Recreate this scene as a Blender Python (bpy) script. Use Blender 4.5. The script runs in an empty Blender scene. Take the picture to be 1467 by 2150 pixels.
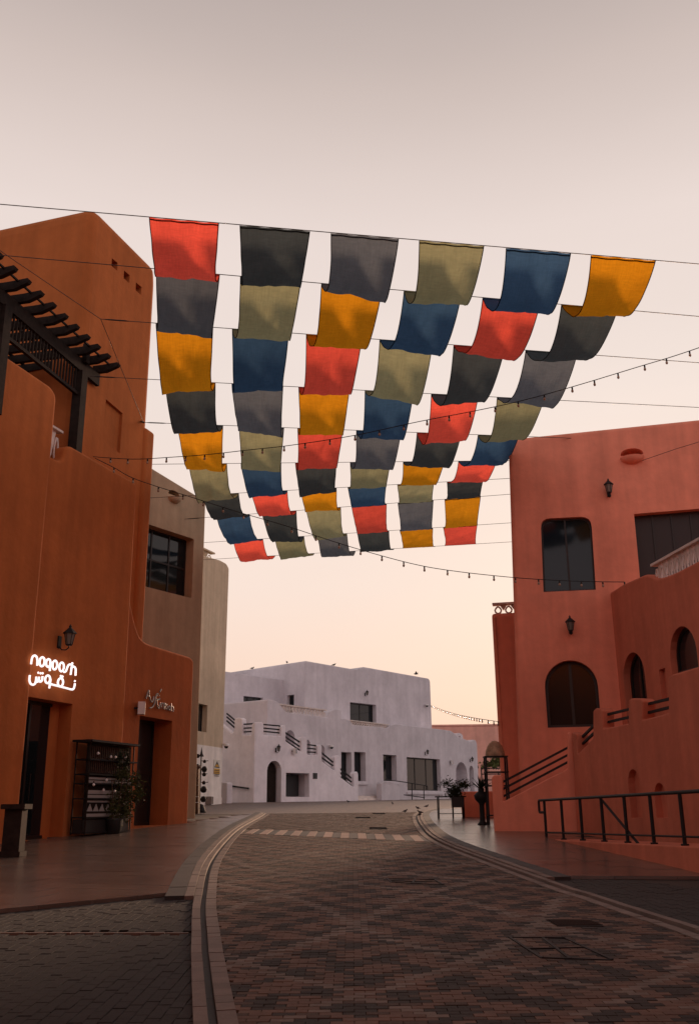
import bpy, bmesh, math, random
from mathutils import Vector, Matrix
from mathutils.geometry import tessellate_polygon
random.seed(7)
R = math.radians
S = bpy.context.scene
COL = S.collection

# ---------------------------------------------------------------- camera
F, CX, CY = 1991.0, 733.5, 1075.0            # photo pixels (1467 x 2150)
EYE, PITCH, ROLL, GS = 1.55, math.atan(622 / 1991.0), -0.0096, 0.030
_c, _s = math.cos(PITCH), math.sin(PITCH)
_u0 = Vector((0, -_s, _c)); FWD = Vector((0, _c, _s)); _r0 = Vector((1, 0, 0))
RIGHT = _r0 * math.cos(ROLL) + _u0 * math.sin(ROLL)
UPC = _u0 * math.cos(ROLL) - _r0 * math.sin(ROLL)
EYEP = Vector((0, 0, EYE))
cd = bpy.data.cameras.new('camera'); cam = bpy.data.objects.new('camera', cd); COL.objects.link(cam)
cd.sensor_fit = 'VERTICAL'; cd.sensor_height = 36.0; cd.lens = F / 2150 * 36.0
cd.clip_start = 0.05; cd.clip_end = 3000
m = Matrix((RIGHT, UPC, -FWD)).transposed().to_4x4(); m.translation = EYEP
cam.matrix_world = m
S.camera = cam

# ---------------------------------------------------------------- sky, sun, exposure
SUN_AZ, SUN_EL = 17.0, 9.5                   # degrees right of the street axis, above the horizon
W = bpy.data.worlds.new('World'); S.world = W; W.use_nodes = True
nt = W.node_tree; nt.nodes.clear()
def N(t, **k):
    n = nt.nodes.new(t)
    for a, b in k.items(): setattr(n, a, b)
    return n
out = N('ShaderNodeOutputWorld'); bg = N('ShaderNodeBackground'); nt.links.new(bg.outputs[0], out.inputs[0])
tc = N('ShaderNodeTexCoord'); sep = N('ShaderNodeSeparateXYZ'); nt.links.new(tc.outputs['Generated'], sep.inputs[0])
def ramp(stops):
    r = N('ShaderNodeValToRGB'); e = r.color_ramp.elements
    while len(e) < len(stops): e.new(0.5)
    for i, (p, c) in enumerate(stops):
        e[i].position = p; e[i].color = (*c, 1)
    return r
# hazy dusk sky: warm side towards the low sun, mauve side opposite
front = ramp([(0.0, (.90, .58, .44)), (.10, (.905, .655, .525)), (.22, (.90, .73, .645)), (.42, (.865, .745, .69)),
              (.55, (.81, .69, .645)), (.66, (.62, .515, .475)), (.76, (.42, .35, .33)), (1.0, (.22, .19, .20))])
back = ramp([(0.0, (.74, .61, .62)), (.15, (.77, .65, .67)), (.45, (.78, .67, .68)), (.75, (.44, .38, .39)), (1.0, (.22, .19, .20))])
for r in (front, back): nt.links.new(sep.outputs['Z'], r.inputs[0])
mp = N('ShaderNodeMapRange', interpolation_type='SMOOTHSTEP')
mp.inputs[1].default_value = -.5; mp.inputs[2].default_value = .75
nt.links.new(sep.outputs['Y'], mp.inputs[0])
mx = N('ShaderNodeMixRGB'); nt.links.new(mp.outputs[0], mx.inputs[0])
nt.links.new(back.outputs[0], mx.inputs[1]); nt.links.new(front.outputs[0], mx.inputs[2])
sky = N('ShaderNodeTexSky'); sky.sky_type = 'NISHITA'; sky.sun_disc = False
sky.sun_elevation = R(SUN_EL); sky.sun_rotation = R(SUN_AZ); sky.dust_density = 4.0; sky.air_density = 1.2
add = N('ShaderNodeMixRGB', blend_type='ADD'); add.inputs[0].default_value = 1.0
sc = N('ShaderNodeMixRGB', blend_type='MULTIPLY'); sc.inputs[0].default_value = 1.0; sc.inputs[2].default_value = (.003, .003, .003, 1)
nt.links.new(sky.outputs[0], sc.inputs[1])
hm = N('ShaderNodeMapping'); hm.inputs['Scale'].default_value = (1.0, 1.0, 3.5); nt.links.new(tc.outputs['Generated'], hm.inputs[0])
hn = N('ShaderNodeTexNoise'); hn.inputs['Scale'].default_value = 1.6; hn.inputs['Detail'].default_value = 4; nt.links.new(hm.outputs[0], hn.inputs['Vector'])
hr = N('ShaderNodeMapRange'); hr.inputs[1].default_value = .3; hr.inputs[2].default_value = .7; hr.inputs[3].default_value = .965; hr.inputs[4].default_value = 1.03; nt.links.new(hn.outputs[0], hr.inputs[0])
hz = N('ShaderNodeVectorMath', operation='SCALE'); nt.links.new(mx.outputs[0], hz.inputs[0]); nt.links.new(hr.outputs[0], hz.inputs['Scale'])   # uneven thin haze
nt.links.new(hz.outputs[0], add.inputs[1]); nt.links.new(sc.outputs[0], add.inputs[2])
nt.links.new(add.outputs[0], bg.inputs[0]); bg.inputs[1].default_value = 1.0
sd = bpy.data.lights.new('sun', 'SUN'); so = bpy.data.objects.new('sun', sd); COL.objects.link(so)
sd.energy = 3.0; sd.angle = R(6); sd.color = (1.0, .62, .40)
sv = Vector((math.sin(R(SUN_AZ)) * math.cos(R(SUN_EL)), math.cos(R(SUN_AZ)) * math.cos(R(SUN_EL)), math.sin(R(SUN_EL))))
so.rotation_euler = sv.to_track_quat('Z', 'Y').to_euler()
vs = S.view_settings; vs.view_transform = 'Standard'; vs.look = 'None'; vs.exposure = 0.0; vs.gamma = 1.0; vs.use_curve_mapping = False
S.cycles.max_bounces = 8; S.cycles.use_denoising = True; S.cycles.sample_clamp_indirect = 6

# ---------------------------------------------------------------- pixels to directions, the sloping street
def ray(x, y): return FWD + RIGHT * ((x - CX) / F) + UPC * ((CY - y) / F)
def gz(y): return GS * y if y < 66 else GS * 66 + .012 * (y - 66)
def G(x, y, dz=0.0):
    d = ray(x, y); t = (dz - EYE) / (d.z - GS * d.y); return EYEP + d * t
class Plane:
    """vertical plane through p0; az = compass angle (from +Y towards +X) of the direction that runs to the right when seen from the front"""
    def __init__(s, p0, az):
        s.p = Vector((p0[0], p0[1], 0)); a = R(az); s.az = az
        s.d = Vector((math.sin(a), math.cos(a), 0)); s.n = s.d.cross(Vector((0, 0, 1)))
    def hit(s, x, y):
        d = ray(x, y); t = (s.p - EYEP).dot(s.n) / d.dot(s.n); return EYEP + d * t
    def uv(s, x, y):
        h = s.hit(x, y); return ((h - s.p).dot(s.d), h.z)
    def uvs(s, l): return [s.uv(*q) for q in l]
    def pt(s, u, z, o=0.0): return s.p + s.d * u + s.n * o + Vector((0, 0, z))
    def shift(s, o):
        q = Plane((0, 0), s.az); q.p = s.p + s.n * o; return q

# ---------------------------------------------------------------- objects
def tag(o, label=None, cat=None, group=None, kind=None):
    if label: o['label'] = label
    if cat: o['category'] = cat
    if group: o['group'] = group
    if kind: o['kind'] = kind
    return o
def thing(name, label, cat, loc=(0, 0, 0), rz=0.0, group=None):
    o = bpy.data.objects.new(name, None); COL.objects.link(o); o.location = loc; o.rotation_euler = (0, 0, rz)
    o.empty_display_size = .1
    return tag(o, label, cat, group)
def link(name, me, mat, parent=None, local=False):
    o = bpy.data.objects.new(name, me); COL.objects.link(o)
    if mat is not None: me.materials.append(mat)
    if parent is not None:
        o.parent = parent
        if not local:                      # world-space vertices under an unrotated empty
            me.transform(Matrix.Translation(-parent_loc(parent)))
    return o
def parent_loc(p):
    v = Vector(p.location)
    while p.parent: p = p.parent; v += Vector(p.location)
    return v
class MB:
    """collects shapes for ONE mesh"""
    def __init__(s): s.v = []; s.f = []; s.sm = []
    def add(s, vs, fs, smooth=False):
        k = len(s.v); s.v += [tuple(p) for p in vs]; s.f += [tuple(i + k for i in f) for f in fs]; s.sm += [smooth] * len(fs); return s
    def box(s, c, sx, sy, sz, ax=None):
        c = Vector(c); X, Y, Z = ax or (Vector((1, 0, 0)), Vector((0, 1, 0)), Vector((0, 0, 1)))
        p = [c + X * (a * sx / 2) + Y * (b * sy / 2) + Z * (e * sz / 2) for a in (-1, 1) for b in (-1, 1) for e in (-1, 1)]
        return s.add(p, [(0, 1, 3, 2), (4, 6, 7, 5), (0, 4, 5, 1), (2, 3, 7, 6), (0, 2, 6, 4), (1, 5, 7, 3)])
    def bar(s, a, b, w, h=None, up=Vector((0, 0, 1))):
        a, b = Vector(a), Vector(b); h = h or w; Y = (b - a).normalized(); X = Y.cross(up)
        if X.length < 1e-4: X = Vector((1, 0, 0))
        X.normalize(); Z = X.cross(Y)
        return s.box((a + b) / 2, w, (b - a).length, h, (X, Y, Z))
    def tube(s, pts, r, n=8, closed=False, caps=True):
        pts = [Vector(p) for p in pts]; rs = r if isinstance(r, (list, tuple)) else [r] * len(pts)
        k = len(pts); vs = []; fs = []; pu = None
        for i, p in enumerate(pts):
            if closed: t = pts[(i + 1) % k] - pts[i - 1]
            else: t = pts[min(i + 1, k - 1)] - pts[max(i - 1, 0)]
            t.normalize()
            if pu is None: u = t.cross(Vector((0, 0, 1))); u = u if u.length > .05 else t.cross(Vector((1, 0, 0)))
            else: u = pu - t * pu.dot(t)
            u.normalize(); pu = u; w = t.cross(u)
            vs += [p + (u * math.cos(2 * math.pi * j / n) + w * math.sin(2 * math.pi * j / n)) * rs[i] for j in range(n)]
        for i in range(k if closed else k - 1):
            a, b = i * n, ((i + 1) % k) * n
            fs += [(a + j, a + (j + 1) % n, b + (j + 1) % n, b + j) for j in range(n)]
        s.add(vs, fs, True)
        if caps and not closed:
            s.add(vs[:n], [tuple(range(n))[::-1]]); s.add(vs[-n:], [tuple(range(n))])
        return s
    def lathe(s, c, prof, n=16, ax=None, smooth=True):
        c = Vector(c); X, Y, Z = ax or (Vector((1, 0, 0)), Vector((0, 1, 0)), Vector((0, 0, 1)))
        vs = []; fs = []
        for r, z in prof:
            vs += [c + X * (r * math.cos(2 * math.pi * j / n)) + Y * (r * math.sin(2 * math.pi * j / n)) + Z * z for j in range(n)]
        for i in range(len(prof) - 1):
            fs += [(i * n + j, i * n + (j + 1) % n, (i + 1) * n + (j + 1) % n, (i + 1) * n + j) for j in range(n)]
        return s.add(vs, fs, smooth)
    def prism(s, poly, z0, z1):
        k = len(poly); vs = [(x, y, z0) for x, y in poly] + [(x, y, z1) for x, y in poly]
        return s.add(vs, [tuple(range(k))[::-1], tuple(range(k, 2 * k))] + [(i, (i + 1) % k, k + (i + 1) % k, k + i) for i in range(k)])
    def build(s, name, mat, parent=None, local=False):
        me = bpy.data.meshes.new(name); me.from_pydata(s.v, [], s.f)
        for p, q in zip(me.polygons, s.sm): p.use_smooth = q
        me.update(); return link(name, me, mat, parent, local)
def fillet(poly, r, seg=4, which=None):
    o = []; n = len(poly)
    for i, p in enumerate(poly):
        rr = r if which is None else which.get(i, 0)
        p = Vector(p); a = Vector(poly[i - 1]) - p; b = Vector(poly[(i + 1) % n]) - p
        L = min(rr, a.length * .45, b.length * .45)
        if L < 1e-3: o.append(tuple(p)); continue
        A, B = p + a.normalized() * L, p + b.normalized() * L
        for k in range(seg + 1):
            t = k / seg; o.append(tuple(A * (1 - t) ** 2 + p * (2 * t * (1 - t)) + B * t * t))
    return o
def area2(p): return sum(p[i - 1][0] * p[i][1] - p[i][0] * p[i - 1][1] for i in range(len(p)))
def arch(u0, u1, z0, z1, k=10, rise=None):
    r = (u1 - u0) / 2; rise = rise or r; c = (u0 + u1) / 2
    return [(u0, z0), (u1, z0)] + [(c + r * math.cos(math.pi * i / k), z1 - rise + rise * math.sin(math.pi * i / k)) for i in range(k + 1)]
def rect(u0, u1, z0, z1): return [(u0, z0), (u1, z0), (u1, z1), (u0, z1)]
def panel_mesh(pl, outer, holes=(), thick=.3, bevel=0.0, off=0.0, res=3):
    """outline in plane (u,z), extruded away from the viewer from off to off-thick, edges rounded"""
    cu = bpy.data.curves.new('outline', 'CURVE'); cu.dimensions = '2D'; cu.fill_mode = 'BOTH'
    cu.extrude = max(thick / 2 - bevel, 0); cu.bevel_depth = bevel; cu.bevel_resolution = res; cu.offset = -bevel
    for i, lp in enumerate([outer] + list(holes)):
        lp = [tuple(q) for q in lp]
        if (area2(lp) > 0) != (i == 0): lp = lp[::-1]
        sp = cu.splines.new('POLY'); sp.points.add(len(lp) - 1); sp.use_cyclic_u = True
        for q, (u, z) in zip(sp.points, lp): q.co = (u, z, 0, 1)
    ob = bpy.data.objects.new('outline', cu); me = bpy.data.meshes.new_from_object(ob)
    bpy.data.objects.remove(ob); bpy.data.curves.remove(cu)
    M = Matrix((pl.d, Vector((0, 0, 1)), pl.n)).transposed().to_4x4(); M.translation = pl.p + pl.n * (off - thick / 2)
    bm = bmesh.new(); bm.from_mesh(me); bmesh.ops.remove_doubles(bm, verts=bm.verts, dist=1e-4)
    bmesh.ops.dissolve_degenerate(bm, edges=bm.edges, dist=1e-5); bm.to_mesh(me); bm.free()
    me.transform(M); me.materials.clear()
    for p in me.polygons: p.use_smooth = False
    return me
def panel(name, pl, outer, mat, parent=None, holes=(), thick=.3, bevel=0.0, off=0.0):
    return link(name, panel_mesh(pl, outer, holes, thick, bevel, off), mat, parent)
def cut(o, cutters):
    """recess the outlines [(plane, outline, depth)] into the solid o"""
    for pl, ol, dep in cutters:
        me = panel_mesh(pl, ol, (), dep + 1.0, 0, 1.0); c = bpy.data.objects.new('cutter', me); COL.objects.link(c)
        c.parent = o.parent; me.transform(Matrix.Translation(-parent_loc(o.parent)) if o.parent else Matrix())
        md = o.modifiers.new('b', 'BOOLEAN'); md.object = c; md.operation = 'DIFFERENCE'; md.solver = 'EXACT'
    dg = bpy.context.evaluated_depsgraph_get(); me = bpy.data.meshes.new_from_object(o.evaluated_get(dg))
    cs = [md.object for md in o.modifiers]; o.modifiers.clear(); old = o.data; nm = old.name; mats = list(old.materials)
    o.data = me; bpy.data.meshes.remove(old); me.name = nm
    for c in cs: d = c.data; bpy.data.objects.remove(c); bpy.data.meshes.remove(d)
    me.materials.clear()
    for q in mats: me.materials.append(q)
    for p in me.polygons: p.material_index = 0
    return o
def copy_tree(o, parent=None):
    c = o.copy(); COL.objects.link(c); c.parent = parent
    for ch in list(o.children): copy_tree(ch, c)
    return c

# ---------------------------------------------------------------- materials
def mat(name, col, rough=.8, metal=0.0, var=0.0, vscale=3.0, bump=0.0, bscale=60.0, streak=0.0, spec=.5, emit=0.0, rnd=0.0, stain=0.0):
    m = bpy.data.materials.new(name); m.use_nodes = True; t = m.node_tree; b = t.nodes['Principled BSDF']
    b.inputs['Roughness'].default_value = rough; b.inputs['Metallic'].default_value = metal
    b.inputs['Specular IOR Level'].default_value = spec; b.inputs['Base Color'].default_value = (*col, 1)
    geo = t.nodes.new('ShaderNodeNewGeometry'); L = t.links.new
    cur = None
    def noise(scale, det=4, stretch=None):
        n = t.nodes.new('ShaderNodeTexNoise'); n.inputs['Scale'].default_value = scale; n.inputs['Detail'].default_value = det
        if stretch:
            mpn = t.nodes.new('ShaderNodeMapping'); mpn.inputs['Scale'].default_value = stretch
            L(geo.outputs['Position'], mpn.inputs[0]); L(mpn.outputs[0], n.inputs['Vector'])
        else: L(geo.outputs['Position'], n.inputs['Vector'])
        return n
    def scale_by(src, lo, hi, p0=.3, p1=.7):
        nonlocal cur
        r = t.nodes.new('ShaderNodeMapRange'); r.inputs[1].default_value = p0; r.inputs[2].default_value = p1
        r.inputs[3].default_value = lo; r.inputs[4].default_value = hi; L(src, r.inputs[0])
        v = t.nodes.new('ShaderNodeVectorMath'); v.operation = 'SCALE'; L(r.outputs[0], v.inputs['Scale'])
        if cur is None: v.inputs[0].default_value = col
        else: L(cur, v.inputs[0])
        cur = v.outputs[0]
    if var: scale_by(noise(vscale).outputs[0], 1 - var, 1 + var); scale_by(noise(vscale * 7, 6).outputs[0], 1 - var * .5, 1 + var * .5)
    if stain: scale_by(noise(.45, 3).outputs[0], 1 - stain, 1 + stain * .6); scale_by(noise(1.7, 5).outputs[0], 1 - stain * .5, 1 + stain * .4, .4, .65)
    if streak: scale_by(noise(2.2, 5, (1, 1, .07)).outputs[0], 1 - streak, 1 + streak * .5)
    if rnd:
        oi = t.nodes.new('ShaderNodeObjectInfo'); scale_by(oi.outputs['Random'], 1 - rnd, 1 + rnd, 0, 1)
        scale_by(geo.outputs['Random Per Island'], 1 - rnd, 1 + rnd, 0, 1)
    if cur is not None: L(cur, b.inputs['Base Color'])
    if bump:
        bn = t.nodes.new('ShaderNodeBump'); bn.inputs['Strength'].default_value = bump; bn.inputs['Distance'].default_value = .02
        L(noise(bscale, 6).outputs[0], bn.inputs['Height']); L(bn.outputs[0], b.inputs['Normal'])
    if emit: b.inputs['Emission Color'].default_value = (*col, 1); b.inputs['Emission Strength'].default_value = emit
    return m
def plaster(name, col, streak=.15): return mat(name, col, .92, var=.08, vscale=.5, bump=.45, bscale=7, streak=streak, spec=.2, stain=.06)
ORANGE = plaster('orange_plaster', (.47, .138, .038)); ORANGE2 = plaster('deep_orange_plaster', (.42, .115, .033))
CORAL = plaster('coral_plaster', (.82, .29, .185)); CORAL_SHADE = plaster('shaded_coral_plaster', (.60, .192, .115))  # second coral: shade of faces turned from the glow put into the colour
BEIGE = plaster('beige_plaster', (.42, .31, .20)); CREAM = plaster('cream_plaster', (.56, .45, .32)); DADO = plaster('white_dado', (.80, .75, .69))
WHITE = plaster('white_plaster', (.66, .62, .645), .08); WHITE2 = plaster('lightened_white_plaster', (.83, .79, .82), .06); PINK = plaster('pink_plaster', (.80, .42, .33)); TRIM = plaster('white_trim', (.75, .66, .60))  # second white: contrast the lighting lacks, put into the stair's colour
IRON = mat('black_iron', (.012, .012, .013), .65, 0.0, spec=.3, var=.2, vscale=8); WOOD = mat('dark_wood', (.022, .015, .012), .85, spec=.15, var=.3, vscale=6, bump=.2, bscale=40)
GLASS = mat('dark_glass', (.010, .014, .016), .07, spec=.38); FRAME = mat('brown_frame', (.016, .011, .009), .5)
LAMPGL = mat('lantern_glass', (.16, .15, .13), .25); BRONZE = mat('dark_bronze', (.03, .028, .026), .4, .7)
WIRE = mat('steel_wire', (.045, .026, .022), .6, .2); STONE_L = mat('pale_kerb_stone', (0.180, 0.144, 0.122), .75, var=.15, vscale=2, bump=.2, rnd=.12)
STONE_D = mat('dark_kerb_stone', (0.038, 0.038, 0.038), .7, var=.2, vscale=2, bump=.2, rnd=.15)
MARBLE = mat('polished_paving', (0.129, 0.093, 0.074), .27, spec=.7, var=.16, vscale=.9, stain=.2, rnd=.10, bump=.04, bscale=5)
PAV = [mat('paver_tan', (0.145, 0.087, 0.063), .76, spec=.32, stain=.22, var=.18, vscale=3, bump=.35, bscale=70, rnd=.09),
       mat('paver_dark', (0.032, 0.026, 0.023), .76, spec=.32, stain=.22, var=.18, vscale=3, bump=.35, bscale=70, rnd=.1),
       mat('paver_brown', (0.073, 0.045, 0.033), .76, spec=.32, stain=.22, var=.18, vscale=3, bump=.35, bscale=70, rnd=.1),
       mat('paver_grey', (0.175, 0.139, 0.114), .76, spec=.32, stain=.22, var=.18, vscale=3, bump=.35, bscale=70, rnd=.08)]
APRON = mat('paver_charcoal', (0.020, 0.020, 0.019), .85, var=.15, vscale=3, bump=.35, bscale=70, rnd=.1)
CROSS = mat('crossing_stone', (0.408, 0.306, 0.246), .7, var=.15, vscale=2, bump=.2, rnd=.1)
SAND = mat('joint_sand', (0.042, 0.032, 0.026), .95, var=.2, vscale=9)
LIT = mat('lit_letter', (1.0, .93, .93), .4, emit=1.1); STEEL = mat('brushed_letter', (.30, .29, .27), .35, .8)
CCTVW = mat('camera_white', (.7, .68, .66), .4); LEAF = [mat('leaf_green', (.075, .085, .025), .8, spec=.2, rnd=.4), mat('leaf_dark', (.03, .042, .02), .8, spec=.2, rnd=.4)]
POT = mat('dark_pot', (.02, .022, .024), .6); BASKET = mat('brown_wicker', (.075, .035, .02), .8, var=.4, vscale=20, bump=.5, bscale=60)
FELT = mat('light_textile', (.35, .33, .31), .9); PIGEON = mat('pigeon_grey', (.045, .045, .05), .7); BULB = mat('bulb_glass', (.32, .22, .15), .15)
SIGNY = mat('sign_yellow', (.55, .30, .03), .6); SIGNW = mat('sign_white', (.6, .58, .5), .6); SIGNK = mat('sign_black', (.02, .02, .02), .6)

# ================================================================ GROUND
def sheet(name, poly, dz, mt, parent=None, kind='structure', step=3.0):
    """ground-following sheet: polygon in x,y triangulated, z from the slope"""
    tr = tessellate_polygon([[Vector((x, y, 0)) for x, y in poly]])
    bm = bmesh.new(); v = [bm.verts.new((x, y, 0)) for x, y in poly]
    for a, b, c in tr:
        try: bm.faces.new((v[a], v[b], v[c]))
        except ValueError: pass
    for yy in (66.0,):
        bmesh.ops.bisect_plane(bm, geom=bm.verts[:] + bm.edges[:] + bm.faces[:], plane_co=(0, yy, 0), plane_no=(0, 1, 0))
    for q in bm.verts: q.co.z = gz(q.co.y) + dz
    bmesh.ops.recalc_face_normals(bm, faces=bm.faces)
    if bm.faces and sum(f.normal.z for f in bm.faces) < 0: bmesh.ops.reverse_faces(bm, faces=bm.faces)
    me = bpy.data.meshes.new(name); bm.to_mesh(me); bm.free()
    o = link(name, me, mt, parent)
    return tag(o, kind=kind) if kind else o
sheet('ground', [(-900, -200), (900, -200), (900, 1500), (-900, 1500)], -.14, SAND)

def spline(pts, n=12):
    o = []; k = len(pts)
    for i in range(k - 1):
        p0, p1, p2, p3 = (Vector(pts[max(i - 1, 0)]), Vector(pts[i]), Vector(pts[i + 1]), Vector(pts[min(i + 2, k - 1)]))
        for j in range(n):
            t = j / n; o.append(.5 * ((2 * p1) + (p2 - p0) * t + (2 * p0 - 5 * p1 + 4 * p2 - p3) * t * t + (3 * p1 - p0 - 3 * p2 + p3) * t ** 3))
    o.append(Vector(pts[-1])); return o
LEFT = spline([(-.12, 3.0), (-.55, 5.6), (-.9, 7.65), (-1.11, 8.9), (-1.33, 10.25), (-1.9, 14.04), (-2.66, 20.59), (-3.38, 31.2), (-3.62, 41.0), (-3.75, 45.5)])
RIGHT_E = spline([(3.9, 3.0), (3.62, 7.0), (3.3, 10.54), (3.15, 11.65), (2.95, 13.39), (2.78, 14.57), (2.34, 19.32), (2.0, 23.6), (1.93, 28.57), (2.3, 38.0), (2.85, 44.2), (3.9, 49.0)])
def xat(c, y):
    for a, b in zip(c, c[1:]):
        if a.y <= y <= b.y: return a.x + (b.x - a.x) * (y - a.y) / (b.y - a.y)
    return c[0].x if y < c[0].y else c[-1].x
# plaza sheet beyond the pavers you can tell apart (fine running-bond pattern in the material)
def far_paving():
    m = mat('far_paving', (.16, .11, .09), .6, var=.2, vscale=1.2); t = m.node_tree; b = t.nodes['Principled BSDF']
    br = t.nodes.new('ShaderNodeTexBrick'); geo = t.nodes.new('ShaderNodeNewGeometry'); t.links.new(geo.outputs['Position'], br.inputs['Vector'])
    br.inputs['Scale'].default_value = 1; br.inputs['Brick Width'].default_value = .2; br.inputs['Row Height'].default_value = .1
    br.inputs['Mortar Size'].default_value = .004; br.inputs['Color1'].default_value = (.20, .13, .10, 1); br.inputs['Color2'].default_value = (.07, .052, .045, 1)
    br.inputs['Mortar'].default_value = (.05, .04, .035, 1); t.links.new(br.outputs[0], b.inputs['Base Color']); return m
FAR = far_paving()
sheet('plaza', [(-16, 44.9), (14, 44.9), (40, 60), (40, 140), (-40, 140), (-40, 60)], -.006, FAR)
road = tag(sheet('road', [(p.x - .05, p.y) for p in LEFT if p.y < 45.2] + [(p.x + .05, p.y) for p in RIGHT_E[::-1] if p.y < 49], -.02, SAND), kind='structure')

def paver_mesh(name, w, l, mt, h=.05, ch=.0025):
    b = MB(); a, d = w / 2, l / 2
    v = [(-a, -d, -h), (a, -d, -h), (a, d, -h), (-a, d, -h), (-a, -d, -ch), (a, -d, -ch), (a, d, -ch), (-a, d, -ch),
         (-a + ch, -d + ch, 0), (a - ch, -d + ch, 0), (a - ch, d - ch, 0), (-a + ch, d - ch, 0)]
    f = [(8, 9, 10, 11)] + [(i, (i + 1) % 4, 4 + (i + 1) % 4, 4 + i) for i in range(4)] + [(4 + i, 4 + (i + 1) % 4, 8 + (i + 1) % 4, 8 + i) for i in range(4)]
    me = bpy.data.meshes.new(name); me.from_pydata(v, [], f); me.materials.append(mt); return me, v, f
TILT = math.atan(GS)
def lay(parent, name, cells, w, l, mats, keep=300):
    """cells: (x,y,dz,ang,mat index): the largest in view become objects, the rest one mesh"""
    protos = [paver_mesh(name, w - .004, l - .004, q) for q in mats]
    cells = sorted(cells, key=lambda c: c[1] + (0 if vis(c[0], c[1]) else 500))
    for x, y, dz, an, k in cells[:keep]:
        o = bpy.data.objects.new(name, protos[k][0]); COL.objects.link(o); o.parent = parent
        o.location = (x, y, gz(y) + dz); o.rotation_euler = (TILT, 0, an)
    vs, fs, mi = [], [], []
    v0, f0 = protos[0][1], protos[0][2]
    for x, y, dz, an, k in cells[keep:]:
        n = len(vs); ca, sa = math.cos(an), math.sin(an); tz = random.uniform(-.003, .003)
        for a, b, c in v0:
            X, Y = x + a * ca - b * sa, y + a * sa + b * ca
            vs.append((X, Y, gz(Y) + c + dz + tz * (a / w)))
        fs += [tuple(i + n for i in f) for f in f0]; mi += [k] * len(f0)
    if fs:
        me = bpy.data.meshes.new(name + '_field'); me.from_pydata(vs, [], fs)
        for q in mats: me.materials.append(q)
        me.polygons.foreach_set('material_index', mi); me.update()
        o = link(name + '_field', me, None, parent); tag(o, kind='stuff')
def vis(x, y):
    v = Vector((x, y, gz(y))) - EYEP; d = v.dot(FWD)
    if d < .5: return False
    px, py = CX + F * v.dot(RIGHT) / d, CY - F * v.dot(UPC) / d
    return -20 < px < 1490 and py < 2160
# crossing line
def cross_y(x): return 30.6 - (x + 3.3) * .87
cells = []
PW, PL = .16, .085
for j in range(0, 502):
    for i in range(-30, 29):
        y = 2.6 + j * PL; x = i * PW + (PW / 2 if j % 2 else 0)
        if y > 45.1 or y < 2.6: continue
        if not (xat(LEFT, y) - .03 < x < xat(RIGHT_E, y) + .03): continue
        if abs(y - cross_y(x)) < 1.35: continue
        # two families of pale wavy courses crossing each other, darker patches between
        a = (x * .95 + y * .50 + .30 * math.sin(y * .8)) % 1.9; b = (-x * .95 + y * .50 + .30 * math.sin(y * .7 + 1)) % 1.9
        q = random.random()
        if min(a, b) < .13 and q < .92: k = 3
        else:
            pat = math.sin(x * 9.5 + 1.5 * math.sin(y * 1.1)) * math.sin(y * 6.2 + 1.2 * math.sin(x * 2.7)) + random.uniform(-.42, .42)
            k = 1 if pat > .18 else (0 if pat < -.05 else 2)
        cells.append((x, y, random.uniform(-.003, .002), random.uniform(-.02, .02), k))
lay(road, 'paver', cells, PW, PL, PAV)
# pedestrian crossing: pale and dark blocks
b_l, b_d = [], []
for q in range(23):
    x0 = -3.15 + q * .235
    if x0 + .235 > 2.05: break
    yc = cross_y(x0 + .117); lo, hi = yc - 1.25, yc + 1.25
    bb = MB(); v = []
    for z in (-.05, .003 if q % 2 == 0 else 0.0):
        v += [(x0 + .004, lo + .05, gz(lo) + z), (x0 + .231, lo - .15, gz(lo) + z), (x0 + .231, hi - .15, gz(hi) + z), (x0 + .004, hi + .05, gz(hi) + z)]
    bb.add(v, [(4, 5, 6, 7), (0, 1, 5, 4), (1, 2, 6, 5), (2, 3, 7, 6), (3, 0, 4, 7)])
    bb.build('crossing_block', CROSS if q % 2 == 0 else STONE_D, road)

def strip(parent, curve, o0, o1, ln, z, mt, name, ys=(3, 60), side=-1, depth=.12, jit=.003):
    """row of stones following a curve between two offsets from it"""
    acc = 0.0; cur = None; P = [p for p in curve if ys[0] <= p.y <= ys[1]]
    fine = []
    for a, b in zip(P, P[1:]):
        for k in range(6): fine.append(a + (b - a) * (k / 6))
    fine.append(P[-1]); st = [fine[0]]; d = 0
    for a, b in zip(fine, fine[1:]):
        d += (b - a).length
        if d >= ln: st.append(b); d = 0
    def off(i, o):
        a, b = st[max(i - 1, 0)], st[min(i + 1, len(st) - 1)]; t = (b - a).normalized(); n = Vector((-t.y, t.x)) * (1 if side < 0 else -1)
        return st[i] + n * o
    g = .005
    for i in range(len(st) - 1):
        A, B, C, D = off(i, o0), off(i, o1), off(i + 1, o1), off(i + 1, o0); zz = z + random.uniform(-jit, jit)
        c = (A + B + C + D) / 4; f = 1 - g / max(ln, .05); q = [c + (p - c) * f for p in (A, B, C, D)]
        mb = MB(); vs = [(p.x, p.y, gz(p.y) - depth) for p in q] + [(p.x, p.y, gz(p.y) + zz) for p in q]
        mb.add(vs, [(4, 5, 6, 7), (7, 6, 5, 4)][:1] + [(0, 1, 5, 4), (1, 2, 6, 5), (2, 3, 7, 6), (3, 0, 4, 7)]); mb.build(name, mt, parent)
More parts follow.
